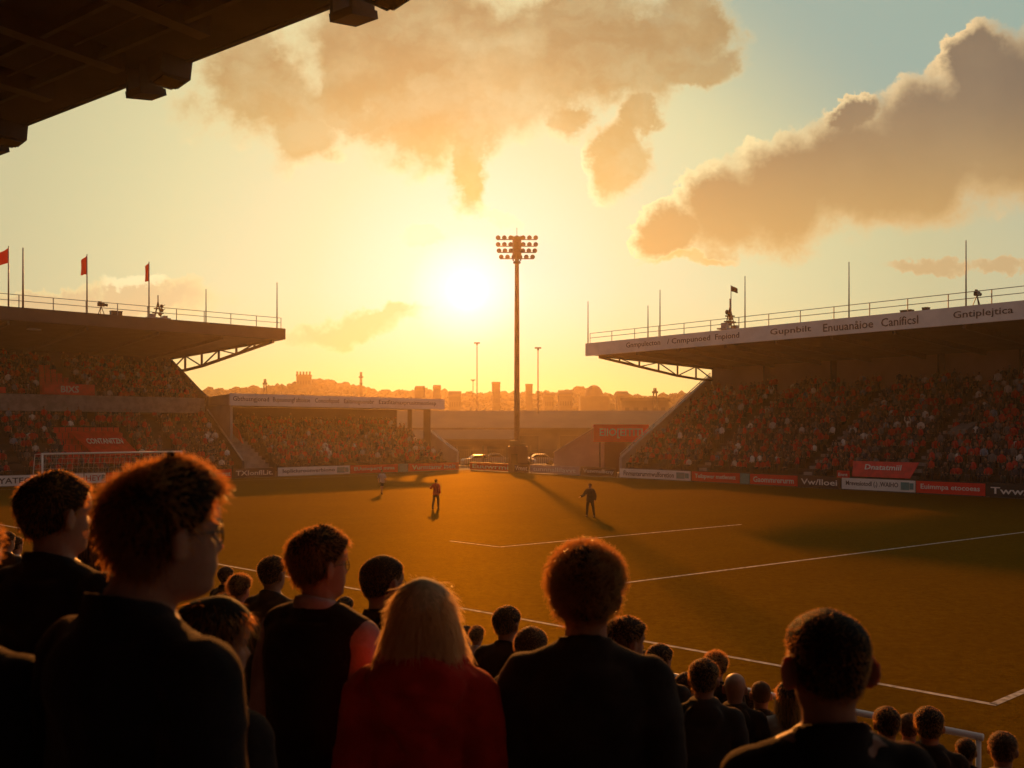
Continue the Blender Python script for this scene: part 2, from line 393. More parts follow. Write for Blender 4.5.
# --- right (far side) stand
FR = fr(R0, RA, RN)
right = thing('grandstand', 'large grandstand with white lettered roof fascia and open end truss, right of the floodlight mast', 'grandstand')
sL, sR = -.9, 84.
BR0, BR1 = s_at(R0+RN*1.4, RA, 851), s_at(R0+RN*1.4, RA, 917); BR2 = s_at(R0+RN*1.4, RA, 838)
skipR = lambda s_, i: (BR0 < s_ < BR1 and i < 1) or (29 < s_ < 30.6 and 6 <= i <= 7)
m_ = MB(); aisR = (8.5, 19.5, 28.3, 38, 49, 60, 71); rake(m_, FR, sL, sR, 1.6, .9, 16, .79, .475, aisR, 0, skipR, face=face_R)
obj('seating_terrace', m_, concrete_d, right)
for a in aisR: m_ = MB(); steps(m_, FR, a, 1.6, .9, 16, .79, .475); obj('stairway', m_, concrete, right)
m_ = MB()
m_.hexa([FR(29.1, 6.3, 3.6), FR(30.4, 6.3, 3.6), FR(30.4, 8.4, 3.6), FR(29.1, 8.4, 3.6), FR(29.1, 6.3, 4.6), FR(30.4, 6.3, 4.6), FR(30.4, 8.4, 5.2), FR(29.1, 8.4, 5.2)])
obj('stair_landing', m_, concrete, right)
m_ = MB(); m_.hexa([FR(sL, 14.4, 0), FR(sR, 14.4, 0), FR(sR, 14.8, 0), FR(sL, 14.8, 0), FR(sL, 14.4, 11.0), FR(sR, 14.4, 11.0), FR(sR, 14.8, 11.0), FR(sL, 14.8, 11.0)])
obj('rear_wall', m_, mat('ochre_rear_panels', (.40, .26, .17), .7, .3, .15, .1, 4), right)
for k, s_ in enumerate((6.2, 13.8, 24.2, 31, 40, 49, 58, 67, 76)):
    m_ = MB(); m_.beam(FR(s_, 14.15, 0), FR(s_, 14.15, 11.0), .45); obj('pillar', m_, dark_roof, right)
m_ = MB(); m_.prism([FR(sL-.35, 1.2, 0), FR(sL-.35, 1.2, 1.9), FR(sL-.35, 14.4, 10.15), FR(sL-.35, 14.4, 0)], RA*.34)
pr = obj('end_wall', m_, panel_l, right)
m_ = MB()
for dz in (.14, .36): m_.beam(FR(sL-.2, 1.2, 1.9+dz), FR(sL-.2, 14.4, 10.15+dz), .07)
for i in range(9):
    f = i/8; m_.beam(FR(sL-.2, 1.2+13.2*f, 1.9+8.25*f), FR(sL-.2, 1.2+13.2*f, 2.3+8.25*f), .05)
obj('handrail', m_, steel_l, pr)
# roof slab: front edge at z 11.85-13.05
def roofslab(mb, F, fl, bl, fr_, br, zf0, zf1, zb0, zb1, offb):
    mb.hexa([F(fl, 0, zf0), F(fr_, 0, zf0), F(br, offb, zb0), F(bl, offb, zb0), F(fl, 0, zf1), F(fr_, 0, zf1), F(br, offb, zb1), F(bl, offb, zb1)])
m_ = MB(); m_.hexa([FR(-4.6, .15, 11.95), FR(sR, .15, 11.95), FR(sR, 15.2, 11.0), FR(-.9, 15.2, 11.0), FR(-4.6, .15, 13.0), FR(sR, .15, 13.0), FR(sR, 15.2, 11.9), FR(-.9, 15.2, 11.9)])
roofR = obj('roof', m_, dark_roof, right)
m_ = MB(); m_.hexa([FR(-4.65, -.1, 11.82), FR(sR, -.1, 11.82), FR(sR, .12, 11.82), FR(-4.65, .12, 11.82), FR(-4.65, -.1, 13.06), FR(sR, -.1, 13.06), FR(sR, .12, 13.06), FR(-4.65, .12, 13.06)])
obj('fascia', m_, white_paint, roofR)
for body, x0, x1 in (('Gnmpulecton', 627, 661), ('/ Cnmpunoed', 668, 711), ('Fnpiond', 716, 740), ('Gupnbilt', 771, 812), ('Enuuanåioe', 824, 874), ('Caníficsl', 882, 919), ('Gntiplejtica', 954, 1014)):
    a, b = s_at(R0, RA, x0), s_at(R0, RA, x1)
    on_front(roofR, FR, (a+b)/2, -.115, 12.44, body, b-a, .62, ink, .006, AR)
m_ = MB()
for s_ in np.arange(2, sR, 5.2): m_.beam(FR(s_, .3, 11.75), FR(s_, 14.1, 10.85), .22, .4)
obj('roof_beam', m_, steel_d, roofR)
m_ = MB(); truss(m_, FR(-3.2, .4, 11.78), FR(-.75, 14.6, 10.95), .12, 1.25, 6); obj('truss', m_, steel_d, roofR)
m_ = MB(); railing(m_, FR, -4.5, sR-.2, .4, 13.06, 1.0, 3.0, .03); obj('railing', m_, steel_l, roofR)

# --- left two-tier stand
FE = fr(E0, EA, EN)
left = thing('grandstand', 'two tier grandstand with dark cantilever roof and red flags on top, at the left', 'grandstand')
lL, lR = -78., -3.4
UA, UB = s_at(E0+EN*9.3, EA, 38), s_at(E0+EN*9.3, EA, 93); LA, LB = s_at(E0+EN*4, EA, 64), s_at(E0+EN*4, EA, 136)
skipU = lambda s_, i: (UA+.25*i < s_ < UB-.35*i and i < 7) or (s_ < UA-6 and i < 1)
skipL = lambda s_, i: (LA < s_ < LB and 1 <= i <= 6)
m_ = MB(); aisL = (-9.5, -23.5, -36, -48, -60); rake(m_, FE, lL, lR, 1.4, .7, 10, .78, .53, aisL, 1, skipL, face=face_E)
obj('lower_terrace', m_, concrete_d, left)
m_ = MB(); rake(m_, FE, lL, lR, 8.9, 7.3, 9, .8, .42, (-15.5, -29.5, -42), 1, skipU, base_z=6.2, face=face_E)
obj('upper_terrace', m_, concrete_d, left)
m_ = MB(); m_.hexa([FE(lL, 8.55, 6.25), FE(lR, 8.55, 6.25), FE(lR, 8.88, 6.25), FE(lL, 8.88, 6.25), FE(lL, 8.55, 7.75), FE(lR, 8.55, 7.75), FE(lR, 8.88, 7.75), FE(lL, 8.88, 7.75)])
m_.hexa([FE(lL, 8.45, 7.0), FE(lR, 8.45, 7.0), FE(lR, 8.549, 7.0), FE(lL, 8.549, 7.0), FE(lL, 8.45, 7.12), FE(lR, 8.45, 7.12), FE(lR, 8.549, 7.12), FE(lL, 8.549, 7.12)])
obj('tier_front', m_, concrete, left)
m_ = MB(); m_.hexa([FE(lL, 16.2, 0), FE(lR, 16.2, 0), FE(lR, 16.6, 0), FE(lL, 16.6, 0), FE(lL, 16.2, 12.2), FE(lR, 16.2, 12.2), FE(lR, 16.6, 12.2), FE(lL, 16.6, 12.2)])
obj('rear_wall', m_, brown_board, left)
m_ = MB(); m_.prism([FE(lR, 8.3, 0), FE(lR, 8.3, 7.9), FE(lR, 9.5, 8.4), FE(lR, 16.6, 12.1), FE(lR, 16.6, 0)], EA*.3)
obj('end_wall', m_, concrete_d, left)
m_ = MB(); m_.prism([FE(lR, 1.1, 0), FE(lR, 1.1, 1.5), FE(lR, 8.29, 6.5), FE(lR, 8.29, 0)], EA*.25); 
pw = obj('side_wall', m_, concrete_d, left)
m_ = MB(); m_.beam(FE(lR+.1, 1.1, 1.65), FE(lR+.1, 8.2, 6.6), .1); obj('handrail', m_, steel_l, pw)
m_ = MB(); m_.hexa([FE(lL, .15, 13.3), FE(.5, .15, 13.3), FE(lR+.2, 17, 12.15), FE(lL, 17, 12.15), FE(lL, .15, 14.3), FE(.5, .15, 14.3), FE(lR+.2, 17, 13.1), FE(lL, 17, 13.1)])
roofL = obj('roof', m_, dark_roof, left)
m_ = MB(); m_.hexa([FE(lL, -.1, 13.35), FE(.6, -.1, 13.35), FE(.6, .12, 13.35), FE(lL, .12, 13.35), FE(lL, -.1, 14.4), FE(.6, -.1, 14.4), FE(.6, .12, 14.4), FE(lL, .12, 14.4)])
obj('fascia', m_, mat('dull_purple_fascia', (.07, .045, .042), .6, .2, .5), roofL)
m_ = MB()
for s_ in np.arange(-74, -3, 6.2): m_.beam(FE(s_, .4, 13.15), FE(s_, 16, 12.05), .2, .35)
obj('roof_beam', m_, steel_d, roofL)
m_ = MB(); truss(m_, FE(-.4, .5, 13.24), FE(lR-.1, 16.4, 12.12), .1, 1.5, 6, .26); obj('truss', m_, steel_d, roofL)
m_ = MB(); railing(m_, FE, -77, .4, .4, 14.4, 1.05, 2.6, .03); obj('railing', m_, steel_l, roofL)
m_ = MB()
for s_ in (-21.6, -27): m_.box(FE(s_, 3, 13.0), (1.0, .5, .12), rz=AE)
obj('ceiling_lamp', m_, mat('lamp_glass', (.75, .72, .65), .3, .05), roofL)
m_ = MB()
for i in range(7):
    for k in range(int((UB-UA-.6*i)/.54)):
        s_ = UA+.5+.25*i+k*.54; m_.box(FE(s_, 9.35+i*.8, 7.72+i*.42), (.46, .42, .07), rz=AE); m_.box(FE(s_, 9.57+i*.8, 7.98+i*.42), (.46, .06, .5), rz=AE)
obj('empty_seats', m_, red_seat, left)
m_ = MB()
for i in range(1, 7):
    for k in range(int((LB-LA)/.54)):
        s_ = LA+.3+k*.54; m_.box(FE(s_, 1.85+i*.78, 1.12+i*.53), (.46, .42, .07), rz=AE); m_.box(FE(s_, 2.07+i*.78, 1.36+i*.53), (.46, .06, .5), rz=AE)
obj('vacant_seats', m_, red_seat, left)

# --- corner stand between them
mid = thing('grandstand', 'low covered stand with lettered white fascia between two tier stand and floodlight mast', 'grandstand')
mL, mR = -.9, 23.6
m_ = MB(); rake(m_, FE, mL+1.6, mR-.4, 1.6, .7, 13, .78, .33, (), 2, face=face_E)
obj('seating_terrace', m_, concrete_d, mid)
m_ = MB()
for i in range(13): m_.hexa([FE(-2.9, 1.6+i*.7, 0), FE(.6, 1.6+i*.7, 0), FE(.6, 2.3+i*.7, 0), FE(-2.9, 2.3+i*.7, 0)]+[FE(-2.9, 1.6+i*.7, .5+i*.36), FE(.6, 1.6+i*.7, .5+i*.36), FE(.6, 2.3+i*.7, .5+i*.36), FE(-2.9, 2.3+i*.7, .5+i*.36)])
obj('stairway', m_, concrete, mid)
m_ = MB(); m_.hexa([FE(mL-1, 12.3, 0), FE(mR, 12.3, 0), FE(mR, 12.6, 0), FE(mL-1, 12.6, 0), FE(mL-1, 12.3, 7), FE(mR, 12.3, 7), FE(mR, 12.6, 7), FE(mL-1, 12.6, 7)])
obj('rear_wall', m_, brown_board, mid)
m_ = MB(); m_.hexa([FE(mL-1.4, 5.4, 3.6), FE(mL-1.15, 5.4, 3.6), FE(mL-1.15, 12.6, 3.6), FE(mL-1.4, 12.6, 3.6), FE(mL-1.4, 5.4, 7.0), FE(mL-1.15, 5.4, 7.0), FE(mL-1.15, 12.6, 7.0), FE(mL-1.4, 12.6, 7.0)])
obj('end_wall', m_, grey_panel, mid)
m_ = MB(); m_.hexa([FE(mL-1.6, 5.2, 7.05), FE(24.9, 5.2, 7.05), FE(24.9, 13, 7.05), FE(mL-1.6, 13, 7.05), FE(mL-1.6, 5.2, 8.1), FE(24.9, 5.2, 8.1), FE(24.9, 13, 7.8), FE(mL-1.6, 13, 7.8)])
roofM = obj('roof', m_, grey_panel, mid)
m_ = MB(); m_.hexa([FE(mL-1.7, 4.95, 6.98), FE(25, 4.95, 6.98), FE(25, 5.19, 6.98), FE(mL-1.7, 5.19, 6.98), FE(mL-1.7, 4.95, 8.18), FE(25, 4.95, 8.18), FE(25, 5.19, 8.18), FE(mL-1.7, 5.19, 8.18)])
obj('fascia', m_, white_paint, roofM)
M0 = E0+EN*4.95
for body, x0, x1 in (('Gbthusngjonad', 233, 269), ('Bupsuioungf aftioisse', 273, 310), ('Conciofqosd', 315, 339), ('Ealtimsguonsbr', 344, 374), ('Ezatfitamaxprusitmeotiesp', 379, 436)):
    a, b = s_at(M0, EA, x0), s_at(M0, EA, x1)
    on_front(roofM, fr(M0, EA, EN), (a+b)/2, -.012, 7.6, body, b-a, .6, ink, .004, AE)
for s_, o_ in ((23.2, 6), (23.4, 9.5)):
    m_ = MB(); m_.beam(FE(s_, o_, 0), FE(s_, o_, 7.0), .8 if o_ < 7 else .5, .5); obj('pillar', m_, brick_far, mid)
m_ = MB(); m_.prism([FE(23.6, 1.1, 0), FE(23.6, 1.1, 2.1), FE(23.6, 2.2, 2.5), FE(23.6, 6.4, 4.6), FE(23.6, 6.4, 0)], EA*.3)
pm = obj('side_wall', m_, panel_l, mid)
m_ = MB(); m_.beam(FE(23.7, 1.1, 2.2), FE(23.7, 6.4, 4.75), .08); obj('handrail', m_, steel_l, pm)
m_ = MB(); m_.prism([FE(-1.1, 5.2, 3.2), FE(-1.1, 8.6, 4.9), FE(-1.1, 8.6, 5.9), FE(-1.1, 6.2, 4.6)], EA*.15); obj('red_panel', m_, red_seat, mid)

# --- wing wall and red sign left of the right-hand stand
wd_ = 106.
wing = thing('wing_wall', 'pale concrete wing wall with sloping top beneath the red sign', 'wall')
m_ = MB(); m_.prism([P(554, 472, wd_)*1, P(554, 453.5, wd_), P(594, 428.5, wd_), P(604, 428, wd_), P(604, 472, wd_)], V(.1, .5, 0))
wo = obj('wall_panel', m_, mat('pale_render', (.45, .38, .32), .85, .25, .3), wing)
m_ = MB(); m_.beam(P(553.5, 453, wd_-.1), P(594, 428, wd_-.1), .18, .18); obj('coping', m_, concrete, wing)
m_ = MB(); m_.prism([P(604.4, 472, wd_), P(604.4, 428, wd_), P(626, 428, wd_), P(626, 472, wd_)], V(.05, .4, 0)); obj('opening_shade_panel', m_, brown_board, wing)  # solid dark panel; its colour stands in for the shade of an opening
sg = thing('sign_board', 'red sign with tall white letters above the wing wall', 'sign', P(621, 433.3, 100))
m_ = MB(); m_.box((0, 0, 0), (5.5, .25, 1.75)); obj('panel', m_, mat('red_sign', (.90, .022, .014), .5, .12, 1), sg)
for x_ in (-2.1, 2.1): m_ = MB(); m_.beam((x_, .2, -.8), (x_, .2, -P(0, 433.3, 100).z), .16); obj('post', m_, steel_d, sg)
obj('lettering', text_mesh("EIIO[EITITI", 4.3, 1.0, .02), white_ink, sg, loc=(0, -.14, 0))

# ------------------------------------------------------------------ advertising boards
def board(F, A, O, ang, x0, x1, m, text, tm, label, off=0., badge=None, px=True):
    a, b = (s_at(O, A, x0), s_at(O, A, x1)) if px else (x0, x1)
    b -= .05
    t_ = thing('advertising_board', label, 'advertising board', F((a+b)/2, off, 0), ang, 'advertising boards around the pitch')
    mb = MB(); mb.box((0, 0, .5), (b-a, .07, .84)); obj('panel', mb, m, t_)
    mb = MB()
    for k in range(3):
        x_ = -(b-a)/2+.2+k*((b-a)-.4)/2; mb.beam((x_, .06, 0), (x_, .06, .8), .05); mb.beam((x_, .5, 0), (x_, .08, .7), .04)
    obj('support', mb, steel_d, t_)
    wt = (b-a)*(.72 if badge else .86)
    if text: obj('lettering', text_mesh(text, wt, .46, .012), tm, t_, loc=(-(b-a)*(.08 if badge else 0), -.042, .5))
    if badge:
        mb = MB(); mb.box(((b-a)*.37, -.045, .5), (min(1.6, (b-a)*.11), .02, .55)); mb.box(((b-a)*.455, -.045, .5), (min(.8, (b-a)*.05), .02, .45)); obj('badge', mb, teal_badge, t_)
FRb = fr(R0, RA, RN)
for x0, x1, m, tx, tm, lb, bd in (
    (470, 512, red_board, 'Euuwrmi', white_ink, 'red advertising board in the far corner below the floodlight mast', None),
    (514, 529, brown_board, 'Vmnt', white_ink, 'short brown advertising board just right of the floodlight mast', None),
    (530, 580, mat('pink_board', (.6, .42, .36), .5, .15, 1), 'tunnnallilavvt', white_ink, 'pale pink advertising board in front of the wing wall', None),
    (581, 617, brown_board, 'Vusvmullicny', white_ink, 'brown advertising board below the red sign', None),
    (620, 691, white_board, 'Finmanterummwulforetion', ink, 'white advertising board with teal badge just right of the brown board below the red sign', 1),
    (692, 740, red_board, 'Teilzpwer metlenntt', white_ink, 'red advertising board just right of the first white board below the right-hand stand', None),
    (740.4, 750, teal_badge, '', ink, 'tiny teal advertising board between two red boards', None),
    (750.4, 798, red_board, 'Gaommrerurm', white_ink, 'red advertising board just left of the dark Vwlloei board', None),
    (798.4, 841, brown_board, 'Vw/lloei', white_ink, 'dark brown advertising board reading Vwlloei', None),
    (842, 916, white_board, 'Mrevesiotodl (.) .WAIHO', ink, 'white advertising board below the red banner of the right-hand stand', 1),
    (916.4, 986, red_board, 'Euimmpa etocoeas', white_ink, 'red advertising board reading Euimmpa etocoeas', None),
    (987, 1046, black_board, 'Tww/ol', white_ink, 'black advertising board at the right edge reading Tww', None)):
    board(FRb, RA, R0, AR, x0, x1, m, tx, tm, lb, badge=bd)
for x0, x1, m, tx, tm, lb, bd in (
    (-60, 84, white_board, 'DOWALTYATEONVSPOST', ink, 'long white advertising board behind the goal, at the left edge', None),
    (84.5, 106, white_board, 'HEY', red_ink, 'white advertising board with red letters behind the goal', 1),
    (106.5, 170, red_board, 'Auowert nima', white_ink, 'red advertising board behind the goal next to the white one with red letters', None),
    (170.5, 213, white_board, 'Ivonsolt', ink, 'white advertising board behind the tall man with wavy hair', None),
    (213.5, 232, red_board, 'Enunnt', white_ink, 'short red advertising board left of the dark board at the stairs', None),
    (232.5, 276, brown_board, 'TXIonflLit.', white_ink, 'dark brown advertising board reading TXIonflLit at the stairs', None),
    (278, 350, white_board, 'Iepliciuroonverbiono', ink, 'white advertising board with teal badge below the low covered stand', 1),
    (350.5, 398, red_board, 'EUuswperti mma', white_ink, 'red advertising board behind the player in pale stripes', None),
    (398.4, 408, teal_badge, '', ink, 'tiny teal advertising board below the low covered stand', None),
    (408.4, 459, red_board, 'Vurmtamr ineit', white_ink, 'red advertising board at the right end of the low covered stand', None)):
    board(FE, EA, E0, AE, x0, x1, m, tx, tm, lb, badge=bd)

# ------------------------------------------------------------------ banners
def banner(label, pts, text, tw, th, tilt_from, thick=.05, m=red_seat):
    t_ = thing('banner', label, 'banner', (0, 0, 0))
    mb = MB(); n = (pts[1]-pts[0]).cross(pts[3]-pts[0]).normalized(); mb.prism(pts, n*thick); 
    o = obj('cloth', mb, m, t_)
    c = (pts[0]+pts[1]+pts[2]+pts[3])/4; ex = (pts[1]-pts[0]).normalized(); ez = ((pts[3]-pts[0])-ex*(pts[3]-pts[0]).dot(ex)).normalized(); ey = ez.cross(ex)
    if ey.y < 0: ey = -ey; 
    if not text: return t_
    l = obj('lettering', text_mesh(text, tw, th, .015), white_ink, t_)
    M = Matrix((ex, ey, ez)).transposed().to_4x4(); M.translation = c-ey*(thick+.03)+ez*tilt_from; l.matrix_local = M
    return t_
banner('red banner with white letters hung over the front seats of the right-hand stand', [FR(BR0+.15, 1.35, .98), FR(BR1-.5, 1.35, .98), FR(BR1, 1.75, 2.15), FR(BR0, 1.75, 2.15)], 'Dnatatmiil', (BR1-BR0)*.55, .42, .16)
banner('small red cloth below the red banner of the right-hand stand', [FR(BR2, 1.3, .8), FR(BR0-.05, 1.3, .8), FR(BR0-.05, 1.3, 1.4), FR(BR2, 1.3, 1.4)], 'Ennt', .8, .25, 0)
banner('red banner with white letters over the lower tier behind the goal', [FE(LA+2.2, 2.75, 2.25), FE(LB-.1, 2.75, 2.25), FE(LB-1.2, 5.4, 4.4), FE(LA+.9, 5.4, 4.4)], 'CONTANITZN', 3.2, .75, .3)
banner('red banner with white emblem on the front of the upper tier', [FE(UA+.2, 8.4, 7.78), FE(UB-.2, 8.4, 7.78), FE(UB-.2, 8.4, 8.75), FE(UA+.2, 8.4, 8.75)], 'BIXS', 1.6, .6, 0)
banner('small plain red banner at the left end of the upper tier front', [FE(UA-9, 8.4, 7.78), FE(UA-3, 8.4, 7.78), FE(UA-3, 8.4, 8.3), FE(UA-9, 8.4, 8.3)], '', .5, .35, 0)

# ------------------------------------------------------------------ poles and gear on the roofs
def pole(name, label, cat, base, h, rr=.06, flag=None, group=None):
    t_ = thing(name, label, cat, base, 0, group)
    mb = MB(); mb.tube([(0,0,0), (0,0,h*.5), (0,0,h)], [rr, rr*.85, rr*.6], 8); obj('pole', mb, steel_l, t_, True)
    mb = MB(); mb.tube([(0,0,0), (0,0,.12)], [rr*2.4, rr*2.2], 8); obj('base_plate', mb, steel_d, t_)
    if flag:
        wd, ht, dr, z1 = flag; mb = MB(); n = 8; m2 = 6
        for s_ in (0, .012):
            pts = []
            for i in range(n+1):
                f = i/n
                for j in range(m2+1):
                    q = j/m2; pts.append((dr*wd*f, .16*math.sin(f*7+q*2.2)*f+s_, h-z1-ht*q*(1-.25*f)-.9*wd*f*abs(dr)**.1*(.75 if abs(dr) < .8 else .55)))
            mb.add(pts, [(i*(m2+1)+j, (i+1)*(m2+1)+j, (i+1)*(m2+1)+j+1, i*(m2+1)+j+1) for i in range(n) for j in range(m2)])
        obj('flag', mb, flag_red if name == 'flagpole' else mat('dark_flag', (.08, .02, .02), .8), t_, smooth=True, fix=False)
    return t_
RL = lambda px, off, z: FE(s_at(E0+EN*off, EA, px), off, z)
RR = lambda px, off, z: FR(s_at(R0+RN*off, RA, px), off, z)
pole('flagpole', 'flagpole with drooping red flag at the left edge of the two tier stand roof', 'flagpole', RL(8.5, 1, 14.3), 5.1, .07, (1.5, 1.2, -.85, .15), 'red flags on the roof')
pole('flagpole', 'flagpole with furled red flag, middle one on the two tier stand roof', 'flagpole', RL(87, 1, 14.3), 5.2, .07, (.75, 1.6, -.75, .1), 'red flags on the roof')
pole('flagpole', 'flagpole with furled red flag beside the aerials on the left roof', 'flagpole', RL(149, 1, 14.3), 5.2, .07, (.7, 1.7, -.55, .05), 'red flags on the roof')
pole('roof_pole', 'tall bare pole just right of the leftmost red flag', 'pole', RL(23, 1, 14.3), 5.1, .09, None, 'bare poles on the roofs')
pole('roof_pole', 'short bare pole between the aerials and the end of the left roof', 'pole', RL(206, 1, 14.3), 3.3, .06, None, 'bare poles on the roofs')
pole('roof_pole', 'bare pole at the very end of the left roof', 'pole', RL(277, .6, 14.3), 4.6, .07, None, 'bare poles on the roofs')
for px_, h_, lb in ((588, 4.4, 'bare pole at the very end of the right-hand roof'), (648, 3.2, 'thin bare pole, left of a close pair on the right-hand roof'), (660, 4.5, 'taller thin pole, right of a close pair on the right-hand roof'),
                    (745, 4.6, 'bare pole just right of the flagged aerial rig'), (849, 4.5, 'bare pole midway along the right-hand roof'), (966, 4.8, 'bare pole near the right edge beside a roof camera')):
    pole('roof_pole', lb, 'pole', RR(px_, .9, 12.95), h_, .06, None, 'bare poles on the roofs')
pole('small_flagpole', 'slim pole with small dark flag above the aerial rig on the right-hand roof', 'flagpole', RR(731, .9, 12.95), 4.0, .05, (.6, .5, 1, .02))
def aerial_rig(label, base, sc, seed):
    rs = random.Random(seed); t_ = thing('aerial_rig', label, 'aerial rig', base, AE)
    mb = MB(); mb.box((0, 0, .25), (2.6*sc, .9*sc, .12)); 
    for x_ in (-1.1, 1.1): mb.beam((x_*sc, 0, 0), (x_*sc, 0, .25), .12)
    mb.box((-.7*sc, 0, .5*sc), (.6*sc, .5*sc, .5*sc)); mb.box((.8*sc, 0, .45*sc), (.45*sc, .5*sc, .4*sc))
    obj('platform', mb, steel_l, t_)
    mb = MB()
    for k in range(4):
        a = k*PI/2+.4; mb.beam((math.cos(a)*.5*sc, math.sin(a)*.4*sc, .3), (0, 0, 2.2*sc), .09*sc)
    for z_ in (.9, 1.4): mb.box((0, 0, z_*sc), (1.0*sc*(1.8-z_*.75), .5*sc, .1*sc))
    mb.beam((0, 0, 1.6*sc), (0, 0, 2.9*sc), .07); obj('mast', mb, rust_steel, t_)
    for k in range(3):
        mb = MB(); a = rs.uniform(0, 6); c = V(rs.uniform(-.5, .5), 0, .8+.45*k)*sc; mb.ball(c, (.22*sc, .16*sc, .22*sc), 10, 6); mb.beam(c, c+V(.4*sc, 0, .2*sc), .05); obj('dish', mb, steel_d if k % 2 else rust_steel, t_, smooth=True)
aerial_rig('pyramid of aerials on the right-hand roof below the small dark flag', RR(730, 1.2, 12.95), 1.0, 3)
aerial_rig('cluster of aerials on the left roof at the foot of a flagpole', RL(158, 1.2, 14.3), .8, 5)
def roof_camera(label, base):
    t_ = thing('roof_camera', label, 'camera', base, AE)
    mb = MB()
    for k in range(3):
        a = k*2.1; mb.beam((math.cos(a)*.35, math.sin(a)*.35, 0), (0, 0, .9), .05)
    obj('tripod', mb, steel_d, t_); mb = MB(); mb.box((0, 0, 1.02), (.55, .25, .3)); mb.tube([(.27, 0, 1.02), (.55, 0, 1.02)], [.1, .13], 8); mb.box((-.1, 0, 1.24), (.3, .1, .1)); obj('camera_body', mb, black_board, t_)
roof_camera('dark broadcast camera on tripod on the left roof between two flags', RL(101, 1, 14.3))
roof_camera('dark camera on the right-hand roof beside the tall pole near the right edge', RR(977, 1, 12.95))
def roof_box(label, base, sz, rz):
    t_ = thing('roof_unit', label, 'roof unit', base, rz); mb = MB(); mb.box((0, 0, sz[2]/2), sz); obj('casing', mb, steel_d, t_)
    mb = MB(); mb.box((0, 0, sz[2]+.04), (sz[0]*1.08, sz[1]*1.08, .07)); obj('lid', mb, black_board, t_)
roof_box('dark box on the left roof right of the broadcast camera', RL(116, 1, 14.3), (.9, .5, .5), AE)
roof_box('low dark box on the right-hand roof, left of a smaller one', RR(907, 1, 12.95), (.8, .5, .3), AR)
roof_box('smaller dark box on the right-hand roof', RR(926, 1, 12.95), (.4, .4, .35), AR)

# ------------------------------------------------------------------ floodlight mast
def floodlight():
    d = 112; b = V(.0049*d, d, 0); zt = H+.196*d
    t_ = thing('floodlight_mast', 'tall single floodlight mast with four rows of lamps, in front of the sunset', 'floodlight', b)
    mb = MB(); mb.tube([(0,0,0), (0,0,9), (0,0,18), (0,0,zt-2.2)], [.34, .31, .27, .22], 14); obj('pole', mb, rust_steel, t_, smooth=True)
    mb = MB()
    rows = [(zt-.4, 2.1, 7), (zt-1.15, 2.1, 7), (zt-1.85, 2.0, 7), (zt-2.55, 1.75, 6)]
    mb.box((0, 0, zt-1.35), (.8, .5, 2.1)); mb.tube([(0,0,zt-3.3), (0,0,zt-3.1)], [.42, .42], 10)
    for z_, hw, n in rows: mb.beam((-hw, 0, z_-.22), (hw, 0, z_-.22), .1)
    for x_ in (-.45, .45): mb.beam((x_, 0, zt-3), (x_, 0, zt-.2), .09)
    for x_ in (-.28, .28): mb.beam((0, 0, zt-3.6), (x_*2, 0, zt-2.6), .08)
    obj('head_frame', mb, rust_steel, t_)
    for z_, hw, n in rows:
        for k in range(n):
            x_ = -hw+2*hw*k/(n-1); mb = MB(); mb.tube([(0, .2, 0), (0, .05, 0), (0, -.22, -.06)], [.12, .24, .27], 10); mb.beam((0, 0, -.24), (0, 0, 0), .06)
            obj('lamp', mb, rust_steel, t_, smooth=False, loc=(x_, 0, z_))
    mb = MB(); mb.tube([(0, 0, zt-.1), (0, 0, zt+.7)], .03, 6); obj('lightning_rod', mb, steel_d, t_)
floodlight()
d = 108
gp = thing('gate_kiosk', 'dark kiosk stack at the foot of the floodlight mast', 'kiosk', V(.006*d, d, 0))
m_ = MB(); m_.box((0, 0, 1.4), (2.1, 1.2, 2.8)); obj('cabin', m_, brown_board, gp)
m_ = MB(); m_.box((-.3, 0, 3.1), (1.2, .9, .6)); m_.box((.5, 0, 2.95), (.6, .8, .3)); obj('roof_unit', m_, dark_roof, gp)
m_ = MB(); m_.box((-.4, -.62, 1.5), (.7, .05, 1.0)); obj('hatch', m_, glass_d, gp)

def lamp_post(px, ytop, d, label):
    b = V((px-512)/1000*d, d, 0); h = H+(430-ytop)/1000*d
    t_ = thing('lamp_post', label, 'lamp post', b, 0, 'lamp posts beyond the ground'); mb = MB(); mb.tube([(0,0,0), (0,0,h)], [.14, .08], 8); obj('pole', mb, rust_steel, t_)
    mb = MB(); mb.box((0, 0, h), (1.1, .5, .22)); mb.box((0, 0, h-.25), (.3, .3, .3)); obj('lamp_head', mb, steel_d, t_)
lamp_post(477, 343, 190, 'thin lamp post left of the floodlight mast'); lamp_post(538, 348, 170, 'lamp post with flat head right of the floodlight mast')
lamp_post(473, 380, 240, 'short distant lamp post left of the floodlight mast')

